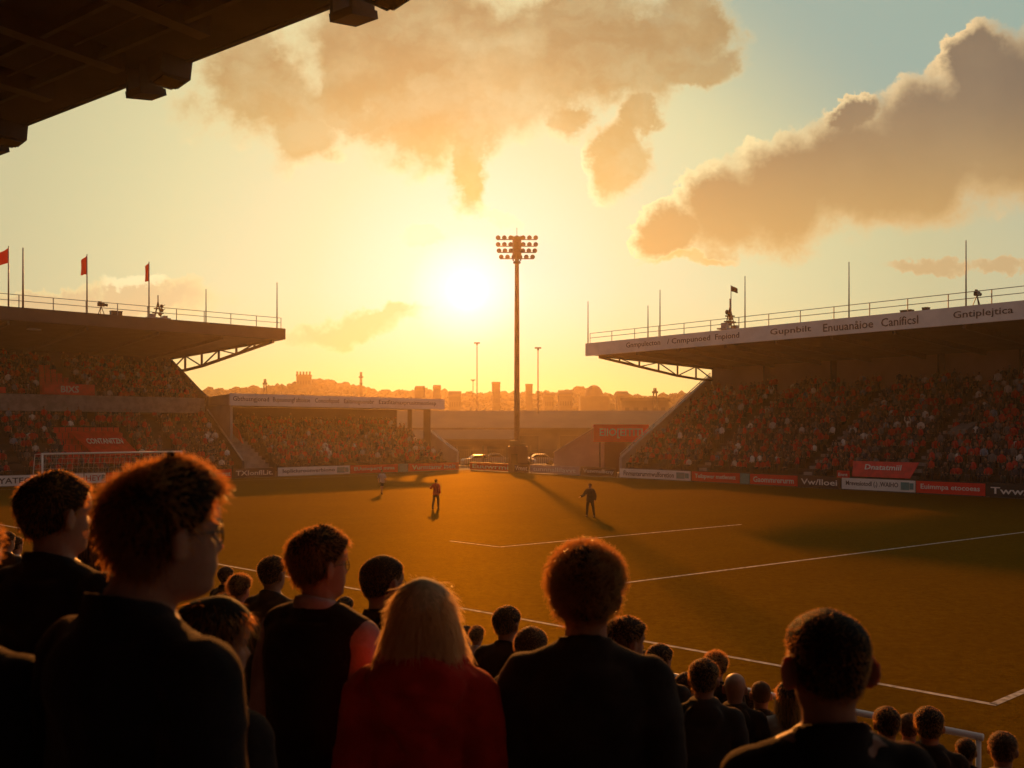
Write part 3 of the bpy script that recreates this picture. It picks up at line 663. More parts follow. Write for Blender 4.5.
# ------------------------------------------------------------------ beyond the ground
def shed(label, cx, cy, L, D, hw, hr, rz=0, bays=8):
    t_ = thing('industrial_shed', label, 'shed', (cx, cy, 0), rz)
    mb = MB(); mb.box((0, 0, hw/2), (L, D, hw)); wl = obj('wall', mb, mat('shed_wall', (.09, .065, .05), .9, .3, .2), t_)
    mb = MB(); mb.prism([(-L/2-.5, -D/2-.6, hw), (-L/2-.5, D/2+.6, hw), (-L/2-.5, D/2+.4, hw+.3), (-L/2-.5, 0, hr), (-L/2-.5, -D/2-.6, hw+.3)], (L+1, 0, 0)); obj('roof', mb, roof_far, t_)
    for k in range(bays):
        x_ = -L/2+L*(k+.5)/bays; mb = MB(); mb.box((x_, -D/2-.05, hw*.5), (L/bays*.55, .12, hw*.55)); obj('window', mb, glass_d, t_)
shed('long low shed with pale pitched roof behind the far corner of the pitch', 6, 172, 62, 22, 4.6, 7.9)
shed('lower shed left of the floodlight mast behind the gate', -11, 141, 22, 8, 3.0, 4.6, 0, 5)
def fence():
    t_ = thing('gate_fence', 'steel gate and railings in the gap behind the far corner', 'fence'); d = 118
    mb = MB()
    for i in range(46): x_ = -6.4+i*.25; mb.beam((x_, d, 0), (x_, d, 2.3), .04)
    mb.beam((-6.5, d, 2.2), (5.2, d, 2.2), .06); mb.beam((-6.5, d, .3), (5.2, d, .3), .06); obj('railings', mb, steel_d, t_)
    for x_ in (-6.5, -3.4, -.6, 2.2, 5.2): mb = MB(); mb.beam((x_, d, 0), (x_, d, 2.7), .18); obj('post', mb, steel_d, t_)
fence()
def car_proto():  # made-up car, added to give the glints behind the gate
    t_ = thing('glint_car', 'silver car added for the glints behind the gate', 'car')
    prof = [(-2.1, .3), (-2.15, .75), (-1.95, .95), (-1.2, 1.0), (-.65, 1.42), (.6, 1.45), (1.25, .98), (2.0, .85), (2.15, .6), (2.1, .3)]
    mb = MB(); mb.prism([(x, -.85, z) for x, z in prof], (0, 1.7, 0)); obj('body', mb, car_p, t_)
    mb = MB(); mb.prism([(-1.05, -.862, 1.02), (-.6, -.862, 1.36), (.55, -.862, 1.38), (1.05, -.862, 1.02)], (0, 1.724, 0)); obj('window', mb, glass_d, t_)
    for x_ in (-1.3, 1.3):
        for y_ in (-.8, .8): mb = MB(); mb.tube([(x_, y_-.1, .32), (x_, y_+.1, .32)], .32, 12); obj('wheel', mb, tyre_m, t_)
    return t_
def copy_tree(o, parent=None):
    c = o.copy(); COL.objects.link(c)
    if parent is not None: c.parent = parent
    for ch in list(o.children): copy_tree(ch, c)
    return c
cp = car_proto()
for i, (x_, y_, rz_, lb) in enumerate(((-4.2, 126, .3, 'silver car added for a glint behind the gate, leftmost of the row'), (-2.2, 131, .1, 'silver car added for a glint behind the gate, second from the left'), (.9, 127, -.2, 'silver car added for a glint behind the gate, right beside the mast'), (3.6, 130, .15, 'silver car added for a glint behind the gate, rightmost of the row'))):
    c = cp if i == 0 else copy_tree(cp); c.location = (x_, y_, 0); c.rotation_euler = (0, 0, rz_); c['label'] = lb; c['group'] = 'cars added for the glints behind the gate'

def hill_mesh(y0, y1, prof, nx=160, ny=14, x0=-640, x1=640, rough=2.6):
    pts = []; fs = []
    for j in range(ny+1):
        f = j/ny
        for i in range(nx+1):
            x_ = x0+(x1-x0)*i/nx; y_ = y0+(y1-y0)*f
            z_ = prof(x_/((y0+y1)/2)*1000+512)*math.sin(min(1, f*1.25)*PI/2) if f < .999 else 0
            pts.append((x_, y_, z_+noise.noise(V(x_*.012, y_*.012, 3))*rough*math.sin(f*PI)-.2))
    for j in range(ny):
        for i in range(nx): a = j*(nx+1)+i; fs.append((a, a+1, a+nx+2, a+nx+1))
    g = MB(); g.add(pts, fs); return g
def interp(tab):
    xs, ys = zip(*tab); return lambda x: float(np.interp(x, xs, ys))
D1 = 430.
ridge = interp([(px, H+(430-py)/1000*D1) for px, py in ((-600, 402), (-200, 398), (100, 398), (188, 393), (255, 388), (285, 385), (304, 381), (330, 387), (370, 394), (400, 394), (425, 392), (450, 396), (480, 396), (560, 396), (580, 392), (595, 390), (612, 396), (660, 399), (760, 394), (1000, 390), (1700, 400))])
o = setting('hills', hill_mesh(300, 520, ridge), mat('hillside', (.06, .055, .03), .95, .4, .02), True)
# woods on the ridge
def woods():
    rs = random.Random(4); ico = bmesh.new(); bmesh.ops.create_icosphere(ico, subdivisions=2, radius=1); iv = np.array([v.co[:] for v in ico.verts]); ifc = [[v.index for v in f.verts] for f in ico.faces]; ico.free()
    vs = []; fs = []; n = 0
    for k in range(1700):
        px = rs.uniform(120, 730); d = rs.uniform(320, 480); f = (d-300)/220
        x_ = (px-512)/1000*d; zb = ridge(x_/410*1000+512)*math.sin(min(1, f*1.25)*PI/2)
        s_ = rs.uniform(.7, 2.3); q = iv*np.array([s_*rs.uniform(.8, 1.5), s_, s_*rs.uniform(.7, 1.15)])
        q = q*(1+.6*np.array([noise.noise(Vector(p)*2.6+V(k, 0, 0)) for p in iv]))[:, None]+np.array([x_, d, zb+s_*.5])
        vs.append(q); fs += [tuple(i+n for i in f_) for f_ in ifc]; n += len(iv)
    me = bpy.data.meshes.new('far_woods'); me.from_pydata(np.concatenate(vs).tolist(), [], fs); return me
o = obj('far_woods', woods(), mat('far_foliage', (.05, .055, .02), .9, .4, .1)); o['kind'] = 'stuff'
def far_building(label, px, pyt, wpx, d, rz=.2, crown=0, name='distant_building'):
    h = H+(430-pyt)/1000*d; wdt = wpx/1000*d; h -= wdt*.3*(name == 'distant_house'); x_ = (px-512)/1000*d
    t_ = thing(name, label, 'building', (x_, d, 0), rz, None)
    mb = MB(); mb.box((0, 0, h/2), (wdt, wdt*.7, h)); obj('wall', mb, brick_far, t_)
    mb = MB(); mb.box((0, 0, h+.35), (wdt*1.06, wdt*.75, .7))
    if crown:
        for k in range(5): mb.box((-wdt*.44+k*wdt*.22, -wdt*.3, h+1.3), (wdt*.12, wdt*.12, 1.3))
    if name == 'distant_house': mb.prism([(-wdt*.53, -wdt*.38, h+.7), (-wdt*.53, wdt*.38, h+.7), (-wdt*.53, 0, h+.7+wdt*.28)], (wdt*1.06, 0, 0))
    obj('roof', mb, roof_far, t_)
    rows = max(1, min(3, int((h-12)/4) if h > 18 else int(h/3.5)))
    for j in range(rows):
        for k in range(5): mb = MB(); mb.box((-wdt*.38+k*wdt*.19, -wdt*.351, h-2.6-j*3.2), (wdt*.09, .15, 1.5)); obj('window', mb, glass_d, t_)
far_building('castle-like block on top of the wooded hill', 304, 376.5, 14, 415, .1, 1)
far_building('square tower block on the skyline left of the floodlight mast', 496, 384, 7.5, 345, .2)
far_building('small tower block on the skyline between the mast and the lamp post', 529, 386, 7, 350, 0)
far_building('broad low apartment block beside the right-hand stand', 645, 401, 46, 270, -.12)
for k, (px_, py_, w_) in enumerate(((420, 388, 9), (437, 387, 7), (455, 393, 12), (565, 392, 13), (622, 393, 11), (548, 394, 9))):
    far_building(['flat roofed house on the skyline above the end of the low stand', 'narrow house on the skyline above the end of the low stand', 'wide house on the skyline left of the thin lamp post', 'wide house on the skyline right of the lamp post',
                  'house on the skyline left of the right-hand stand truss', 'low house on the skyline just right of the lamp post'][k], px_, py_, w_, 320+k*7, .1*k-.2, 0, 'distant_house')
def dome(px, pyt, d):
    h = H+(430-pyt)/1000*d; t_ = thing('domed_hall', 'domed hall on the skyline right of the lamp post', 'building', ((px-512)/1000*d, d, 0))
    mb = MB(); mb.box((0, 0, h*.4), (10, 8, h*.8)); obj('wall', mb, brick_far, t_); mb = MB(); mb.ball((0, 0, h*.79), (3.3, 3.3, h*.21), 14, 10); obj('dome', mb, roof_far, t_, smooth=True)
dome(594, 385, 345)
for px_, yt, d, lb in ((265, 379, 300, 'lattice mast on the wooded hill above the low stand'), (361, 372, 320, 'thin aerial on the skyline above the low stand'), (655, 388, 240, 'lattice pylon on the skyline next to the right-hand stand')):
    h = H+(430-yt)/1000*d; t_ = thing('lattice_mast', lb, 'mast', ((px_-512)/1000*d, d, 0)); mb = MB(); wb = 1.3 if px_ != 361 else .3
    for sx, sy in ((-1,-1), (1,-1), (1,1), (-1,1)): mb.beam((sx*wb, sy*wb, 0), (sx*.2, sy*.2, h), .2)
    for k in range(8):
        f = k/8; f2 = (k+1)/8; mb.beam((-wb*(1-f)-.2, -wb*(1-f), h*f), (wb*(1-f2)+.2, -wb*(1-f2), h*f2), .15)
    obj('tower', mb, steel_d, t_); mb = MB(); mb.box((0, 0, h*.93), (1.4, .4, .5)); mb.box((0, 0, h*.84), (.9, .4, .5)); obj('aerials', mb, steel_d, t_)

# ------------------------------------------------------------------ goal
gpost = V(-35.6, 75.8, 0); gdir = (V(-27.9, 84.4, 0)-gpost).normalized(); gl = (V(-27.9, 84.4, 0)-gpost).length; ghh = 2.73; gn = V(-gdir.y, gdir.x, 0)
goal = thing('goal', 'white goal frame with net in front of the two tier stand', 'goal', gpost, math.atan2(gdir.y, gdir.x))
m_ = MB(); m_.tube([(0, 0, 0), (0, 0, ghh)], .075, 10); m_.tube([(gl, 0, 0), (gl, 0, ghh)], .075, 10); m_.tube([(-.07, 0, ghh), (gl+.07, 0, ghh)], .075, 10); obj('goal_frame', m_, white_paint, goal, smooth=True)
m_ = MB(); 
for x_ in (0, gl): m_.tube([(x_, 0, ghh), (x_, 1.3, ghh-.05), (x_, 1.9, 0)], .03, 6)
obj('stay', m_, white_paint, goal)
m_ = MB()
for i in range(28): x_ = gl*i/27; m_.beam((x_, 1.3, ghh-.06), (x_, 1.9, .02), .012)
for j in range(7): f = j/7; m_.beam((0, 1.3+.6*f, (ghh-.06)*(1-f)+.02), (gl, 1.3+.6*f, (ghh-.06)*(1-f)+.02), .012)
for i in range(28): x_ = gl*i/27; m_.beam((x_, 0, ghh-.02), (x_, 1.3, ghh-.06), .012)
obj('net', m_, white_paint, goal)
# ------------------------------------------------------------------ near stand (terrace, roof, rail)
NN = V(.6816, .7317, 0).normalized(); NA = V(NN.y, -NN.x, 0)
FN = lambda a, n, z: NA*a+NN*n+V(0, 0, z)
TREAD, RISE = .85, .232
def terr(p):
    n = p.x*NN.x+p.y*NN.y; return max(0., 2.9-RISE*math.floor((n+.4)/TREAD))
near = thing('terrace_stand', 'near terrace under a dark cantilever roof, where the foreground spectators stand', 'grandstand')
m_ = MB()
for k in range(-14, 13):
    n0 = k*TREAD-.4; z = 2.9-RISE*k
    if z < .05: break
    m_.hexa([FN(-60, n0, -.1), FN(17, n0, -.1), FN(17, n0+TREAD, -.1), FN(-60, n0+TREAD, -.1), FN(-60, n0, z), FN(17, n0, z), FN(17, n0+TREAD, z), FN(-60, n0+TREAD, z)])
obj('terrace_steps', m_, concrete_d, near)
m_ = MB(); m_.hexa([FN(-60, -12.6, 0), FN(17, -12.6, 0), FN(17, -12.3, 0), FN(-60, -12.3, 0), FN(-60, -12.6, 11), FN(17, -12.6, 11), FN(17, -12.3, 11), FN(-60, -12.3, 11)])
obj('rear_wall', m_, mat('unseen_bounce_wall', (.42, .38, .34), .85, .25, .4, .1, 5), near)  # unseen wall added to block the back sky and bounce warm fill
RZ = 9.55; RO = 7.89; RNN = V(.618, .786, 0).normalized(); RNA = V(RNN.y, -RNN.x, 0); FO = lambda a, n, z: RNA*a+RNN*n+V(0, 0, z)
m_ = MB(); m_.hexa([FO(-60, -12.9, RZ+1.0), FO(17, -12.9, RZ+1.0), FO(17, RO, RZ), FO(-60, RO, RZ), FO(-60, -12.9, RZ+1.5), FO(17, -12.9, RZ+1.5), FO(17, RO, RZ+.45), FO(-60, RO, RZ+.45)])
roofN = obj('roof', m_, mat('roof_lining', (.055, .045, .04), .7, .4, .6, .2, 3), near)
m_ = MB()
for a in np.arange(-58, 17, 1.9): m_.beam(FO(a, RO-.6, RZ-.09), FO(a, -12.2, RZ+.85), .22, .24)
obj('rafter', m_, mat('painted_rafter', (.10, .075, .06), .6, .3, 2), roofN)
m_ = MB()
for n in np.arange(-11, RO-.6, .78): m_.beam(FO(-59, n, RZ+(RO-n)*.049-.16), FO(16.8, n, RZ+(RO-n)*.049-.16), .07, .1)
obj('purlin', m_, steel_d, roofN)
m_ = MB(); m_.hexa([FO(-60, RO+.01, RZ-.02), FO(17, RO+.01, RZ-.02), FO(17, RO+.09, RZ-.02), FO(-60, RO+.09, RZ-.02), FO(-60, RO+.01, RZ+.5), FO(17, RO+.01, RZ+.5), FO(17, RO+.09, RZ+.5), FO(-60, RO+.09, RZ+.5)])
obj('fascia', m_, dark_roof, roofN)
m_ = MB(); m_.tube([P(-60, 108, 15.5), P(60, 52, 13.0), P(190, -8, 11.2), P(330, -80, 9.7)], .014, 6); obj('cable', m_, rust_steel, roofN)
def roof_lamp(a, label, both):
    t_ = thing('roof_lamp', label, 'floodlight', FO(a, RO-.06, RZ+.13), math.atan2(RNA.y, RNA.x), 'lamp housings under the near roof edge')
    mb = MB(); mb.box((0, .1, -.04), (.95, .1, .1)); mb.box((0, -.25, -.04), (.95, .1, .1))
    for x_ in (-.46, -.14, .1): mb.box((x_, -.08, -.24), (.05, .34, .42))
    mb.box((-.3, -.22, -.47), (.36, .05, .06)); obj('bracket', mb, steel_d, t_)
    R = Matrix.Rotation(math.radians(10), 3, 'X')
    mb = MB(); mb.prism([(.10, -.28, -.02), (.10, -.28, -.42), (.40, -.28, -.36), (.47, -.28, -.02)], (0, .46, 0)); obj('lamp_housing', mb, dark_roof, t_)
    mb = MB(); mb.box((-.3, -.06, -.46), (.37, .4, .09), R); obj('ballast_tray', mb, dark_roof, t_)
    mb = MB(); mb.box((.25, -.05, -.415), (.24, .34, .02), Matrix.Rotation(math.radians(-11), 3, 'Y')); obj('lamp_glass', mb, glass_d, t_)
def a_at(px):
    q = (px-512)/1000; F0 = RNN*RO; return (q*F0.y-F0.x)/(RNA.x-q*RNA.y)
roof_lamp(a_at(166), 'lamp housing under the near roof edge, middle of three', 1)
roof_lamp(a_at(8), 'lamp housing under the near roof edge at the left side of the photo', 1)
roof_lamp(a_at(380), 'lamp housing at the top of the photo, right of the roof corner', 0)
rail = thing('crowd_rail', 'white tubular crowd rail at the front of the near terrace', 'railing')
ra, rn = (lambda p: (p.x*NA.x+p.y*NA.y, p.x*NN.x+p.y*NN.y))(G(983, 737.5, 1.1))
RLN = 7.4
m_ = MB(); m_.tube([FN(ra, rn, 1.1), FN(ra-3, rn, 1.1), FN(ra-RLN, rn, 1.1)], .042, 10); obj('top_rail', m_, white_paint, rail, smooth=True)
m_ = MB(); m_.tube([FN(ra, rn, .55), FN(ra-RLN, rn, .55)], .03, 8); obj('mid_rail', m_, white_paint, rail, smooth=True)
for k in range(4): m_ = MB(); m_.tube([FN(ra-.05-k*2.4, rn, 0), FN(ra-.05-k*2.4, rn, 1.1)], .032, 8); obj('post', m_, white_paint, rail, smooth=True)

# ------------------------------------------------------------------ people: one continuous body, clothes and hair as its parts
def voxel(mb, vox, it=6, wr=0., name='body', seed=0):
    me0 = mb.mesh('tmp'); o = bpy.data.objects.new('tmp', me0); COL.objects.link(o)
    md = o.modifiers.new('r', 'REMESH'); md.mode = 'VOXEL'; md.voxel_size = vox; md.use_smooth_shade = True
    md = o.modifiers.new('s', 'SMOOTH'); md.factor = .5; md.iterations = it
    me = bpy.data.meshes.new_from_object(o.evaluated_get(bpy.context.evaluated_depsgraph_get()))
    bpy.data.objects.remove(o); bpy.data.meshes.remove(me0)
    if wr:
        n = len(me.vertices); co = np.empty(n*3, np.float32); me.vertices.foreach_get('co', co); co = co.reshape(-1, 3)
        no = np.empty(n*3, np.float32); me.vertices.foreach_get('normal', no); no = no.reshape(-1, 3)
        for i in range(n):
            x, y, z = co[i]; a = noise.noise((x*5+seed, y*5, z*7))+.6*noise.noise((x*9+z*6, y*9+seed, z*15)); b = 1-abs(noise.noise((x*4+seed, y*4+3, z*11+x*6)))
            co[i] += no[i]*wr*(a+1.1*(b*b-.6))
        me.vertices.foreach_set('co', co.ravel())
    me.name = name; me.materials.clear()
    me.polygons.foreach_set('use_smooth', [True]*len(me.polygons)); me.update()
    return me
hF = interp([(0, .050), (.04, .076), (.10, .087), (.17, .081), (.22, .090), (.255, .085), (.285, .091), (.33, .085), (.42, .087), (.49, .081), (.55, .092), (.62, .094), (.70, .092), (.78, .084), (.86, .068), (.93, .046), (.98, .022), (1, .004)])
hB = interp([(0, .005), (.10, .03), (.2, .058), (.3, .08), (.45, .098), (.6, .106), (.72, .103), (.84, .086), (.92, .062), (.97, .038), (1, .004)])
hW = interp([(0, .022), (.05, .040), (.12, .052), (.25, .060), (.4, .068), (.5, .073), (.62, .0765), (.72, .076), (.82, .069), (.90, .055), (.96, .034), (1, .004)])
HZ, HH = 1.515, .235
def head_pt(h, th, off=0.):
    hc = max(0., min(1., h)); c, s = math.cos(th), math.sin(th)
    x = hW(hc)*math.copysign(abs(c)**.88, c); y = (hF(hc) if s > 0 else hB(hc))*math.copysign(abs(s)**.88, s); z = HZ+HH*h
    if s > 0:
        nz = np.interp(hc, [.32, .355, .39, .5, .56], [0, .024, .027, .008, 0]); y += nz*math.exp(-(x/.0125)**2)
        y -= .013*math.exp(-((abs(x)-.033)/.016)**2-((hc-.49)/.05)**2)
    p = V(x, y, z)
    if off:
        n = V(x/.0058, y/.0092, (z-(HZ+.60*HH))/.0105); n.normalize(); p += n*off
    return p
LEAN = V(0, 0, 0)            # head carried forward / sideways of the shoulders
def turn(p, a, tilt=0.):
    if tilt: p = Matrix.Rotation(-tilt, 3, 'X')@(p-V(0, -.02, 1.53))+V(0, -.02, 1.53)
    return Matrix.Rotation(-a, 3, 'Z')@p+LEAN
def head_mb(mb, a, tilt, ears=1.):
    o = len(mb.v); nh, nt = 46, 44
    for i in range(nh+1):
        h = 1-(1-i/nh)**1.0
        for k in range(nt): mb.v.append(tuple(turn(head_pt(h, 2*PI*k/nt), a, tilt)))
    for i in range(nh):
        for k in range(nt): k2 = (k+1) % nt; mb.f.append((o+i*nt+k, o+i*nt+k2, o+(i+1)*nt+k2, o+(i+1)*nt+k))
    mb.f.append(tuple(o+k for k in reversed(range(nt)))); mb.f.append(tuple(o+nh*nt+k for k in range(nt)))
    for s in (-1, 1):
        R = Matrix.Rotation(-a, 3, 'Z')@Matrix.Rotation(s*.55*ears, 3, 'Z')@Matrix.Rotation(s*.12, 3, 'Y')
        mb.ball(turn(V(s*(.073+.012*ears), -.008, HZ+.455*HH), a, tilt), (.0085, .022*ears, .034*(.6+.4*ears)), 10, 8, R)
    mb.tube([turn(V(-.022, .083, HZ+.262*HH), a, tilt), turn(V(0, .092, HZ+.262*HH), a, tilt), turn(V(.022, .083, HZ+.262*HH), a, tilt)], [.004, .006, .004], 6)
POSE = {'stand': dict(arm=[[(.160, -.005, 1.40), (.180, -.01, 1.33), (.203, -.025, 1.12), (.208, .0, 1.02), (.20, .06, .875)]]*2, leg=[[(.088, 0, .9), (.098, .01, .5), (.104, -.01, .3), (.108, -.015, .07)]]*2),
        'walk': dict(arm=[[(.162, -.005, 1.40), (.212, .02, 1.33), (.235, .10, 1.14), (.235, .17, 1.05), (.2, .26, .94)], [(.162, -.005, 1.40), (.212, -.03, 1.33), (.25, -.14, 1.15), (.25, -.15, 1.06), (.24, -.08, .92)]],
                     leg=[[(.088, 0, .9), (.10, -.13, .52), (.10, -.22, .33), (.10, -.36, .11)], [(.088, 0, .9), (.10, .17, .52), (.10, .20, .33), (.10, .22, .07)]]),
        'stride': dict(arm=[[(.162, -.005, 1.40), (.215, .0, 1.33), (.27, -.03, 1.14), (.28, -.02, 1.04), (.27, .06, .9)], [(.162, -.005, 1.40), (.215, .03, 1.33), (.30, .1, 1.17), (.33, .14, 1.13), (.42, .26, 1.08)]],
                       leg=[[(.088, 0, .9), (.19, .06, .5), (.21, .04, .3), (.24, .02, .07)], [(.088, 0, .9), (.17, -.10, .5), (.2, -.16, .3), (.24, -.24, .07)]]),
        'reach': dict(arm=[[(.162, -.005, 1.40), (.22, .04, 1.35), (.33, .10, 1.22), (.37, .14, 1.2), (.44, .28, 1.26)], [(.162, -.005, 1.40), (.212, -.03, 1.33), (.25, -.14, 1.15), (.25, -.12, 1.06), (.24, -.02, .94)]],
                      leg=[[(.088, 0, .9), (.12, -.05, .5), (.13, -.15, .3), (.13, -.22, .09)], [(.088, 0, .9), (.10, .12, .5), (.10, .12, .3), (.10, .13, .07)]])}
TORSO = [(.80, .140, .098, 0), (.88, .160, .118, -.008), (.96, .156, .114, -.008), (1.07, .142, .100, 0), (1.18, .146, .104, .004), (1.28, .158, .112, .004), (1.36, .166, .112, -.002), (1.42, .152, .096, -.008), (1.46, .108, .078, -.012), (1.505, .070, .064, -.012)]
ARM_R = [.058, .054, .043, .040, .027]
def side(p, s): return V(p[0]*s, p[1], p[2])
def hand(mb, w_, d, s):
    d = d.normalized(); f = V(0, 1, 0)-d*d.y; f.normalize(); n = d.cross(f)
    mb.ball(w_+d*.05, (.040, .018, .052), 10, 8, Matrix((f, n, d)).transposed())
    for k, (q, L) in enumerate(((.030, .072), (.010, .082), (-.010, .076), (-.029, .060))):
        b = w_+d*.085+f*q; curl = -n*s*.0
        mb.tube([b-d*.02, b+d*L*.5+f*q*.25, b+d*L*.85+f*q*.3-n*.012*s*-1, b+d*L*1.0+f*q*.3+n*.024*s], [.0095, .009, .0085, .006], 7)
    b = w_+d*.03+f*.03; mb.tube([b, b+f*.03+d*.03, b+f*.036+d*.062], [.012, .0105, .008], 7)
def body_mb(a, tilt, sex, pose, ears=1.):
    mb = MB(); ws = .9 if sex == 'f' else 1.
    mb.loft([(0, y, z, rx*ws, ry*ws) for z, rx, ry, y in TORSO]); head_mb(mb, a, tilt, ears)
    mb.tube([(0, -.022, 1.40), (0, -.014, 1.50), turn(V(0, -.004, 1.60), a, tilt)], [.066*ws, .057*ws, .055*ws], 14)
    for i, s in enumerate((-1, 1)):
        mb.tube([(0, -.016, 1.475), (s*.08*ws, -.014, 1.452), (s*.158*ws, -.008, 1.405)], [.056, .050, .055], 10)
        pts = [side(p, s) for p in pose['arm'][i]]; 
        for p in pts: p.x *= (.94 if sex == 'f' else 1)
        mb.tube(pts, ARM_R, 12); mb.ball(pts[0], .062*ws, 10, 8); hand(mb, pts[-1], pts[-1]-pts[-2], s)
        lp = [side(p, s) for p in pose['leg'][i]]; mb.tube(lp, [.088, .060, .056, .036], 12)
        an = lp[-1]; mb.ball(an+V(0, .055, -.025), (.042, .125, .04), 10, 8)
    return mb
def top_mb(kind, a, sex, pose, inf=.022, hem=.80):
    mb = MB(); ws = (.92 if sex == 'f' else 1.)
    rg = []
    for z, rx, ry, y in TORSO:
        if z > 1.49: continue
        zz = hem if z == .80 else z
        k = inf*(1.25 if z < 1.0 else 1.) if z < 1.43 else inf*.8
        rg.append((0, y, zz, rx*ws+k+(.012 if z < 1.1 else 0), ry*ws+k+(.02 if 1.0 < z < 1.25 else .006)))
    mb.loft(rg, 28)
    for i, s in enumerate((-1, 1)):
        mb.tube([(0, -.018, 1.455), (s*.08*ws, -.016, 1.445), (s*.160*ws, -.008, 1.40)], [.052+inf*.6, .05+inf*.55, .054+inf*.7], 12)
        if kind != 'vest':
            pts = [side(p, s) for p in pose['arm'][i]]
            for p in pts: p.x *= (.94 if sex == 'f' else 1)
            if kind == 'tee': pts = pts[:3]; mb.tube(pts, [r_+inf for r_ in (.062, .06, .056)], 12)
            else: mb.tube(pts, [r_+inf+q for r_, q in zip(ARM_R, (0, .002, .01, .008, .012))], 14)
            mb.ball(pts[0], .062*ws+inf*.9, 12, 8)
    if kind == 'vest': mb.loft([(0, -.014, 1.43, .108, .095), (0, -.016, 1.475, .092, .085), (0, -.020, 1.495, .088, .080)], 20, 2.2, (0, .008, .016))
    if kind in ('jacket', 'shirt'):
        mb.loft([(0, -.014, 1.43, .105, .092), (0, -.016, 1.485, .083, .077), (0, -.022, 1.522, .077, .070)], 20, 2.2, (0, .012, .026))
    if kind == 'hood':
        mb.loft([(0, -.01, 1.42, .165, .13), (0, -.02, 1.47, .148, .13), (0, -.018, 1.525, .128, .118), (0, -.012, 1.55, .112, .104)], 24)
        mb.ball((0, -.125, 1.455), (.155, .072, .092), 16, 10); mb.ball((0, -.145, 1.385), (.115, .052, .085), 14, 8); mb.ball((0, -.15, 1.32), (.06, .035, .07), 12, 8)
        mb.tube([(-.15, -.06, 1.475), (-.09, -.155, 1.475), (0, -.185, 1.465), (.09, -.155, 1.475), (.15, -.06, 1.475)], [.03, .036, .034, .036, .03], 10)
        for s in (-1, 1): mb.tube([(s*.10, -.10, 1.47), (s*.125, -.02, 1.50), (s*.085, .08, 1.46)], [.042, .04, .028], 10)
    if kind == 'softhood':
        mb.loft([(0, -.02, 1.43, .12, .10), (0, -.022, 1.49, .098, .095), (0, -.02, 1.535, .085, .085)], 22); mb.ball((0, -.10, 1.44), (.115, .05, .085), 14, 8)
    return mb
def trousers_mb(pose, sex, short=False):
    mb = MB(); mb.loft([(0, -.004, .76, .17, .115), (0, -.006, .86, .185, .128), (0, -.006, .98, .172, .12)], 22)
    for i, s in enumerate((-1, 1)):
        lp = [side(p, s) for p in pose['leg'][i]]
        if short: lp = lp[:2]; lp[1] = lp[0].lerp(lp[1], .85); mb.tube(lp, [.10, .088], 12)
        else: mb.tube([lp[0], lp[1], lp[2], lp[3]+V(0, 0, .01)], [.102, .076, .072, .06], 12)
    return mb
def shoe_mb(pose, i, s):
    mb = MB(); an = side(pose['leg'][i][-1], s); z = an.z-.07
    mb.loft([(an.x, an.y+.045, z+.0, .047, .135), (an.x, an.y+.045, z+.03, .049, .138), (an.x, an.y+.035, z+.06, .044, .115), (an.x, an.y-.01, z+.10, .042, .06)], 16); return mb
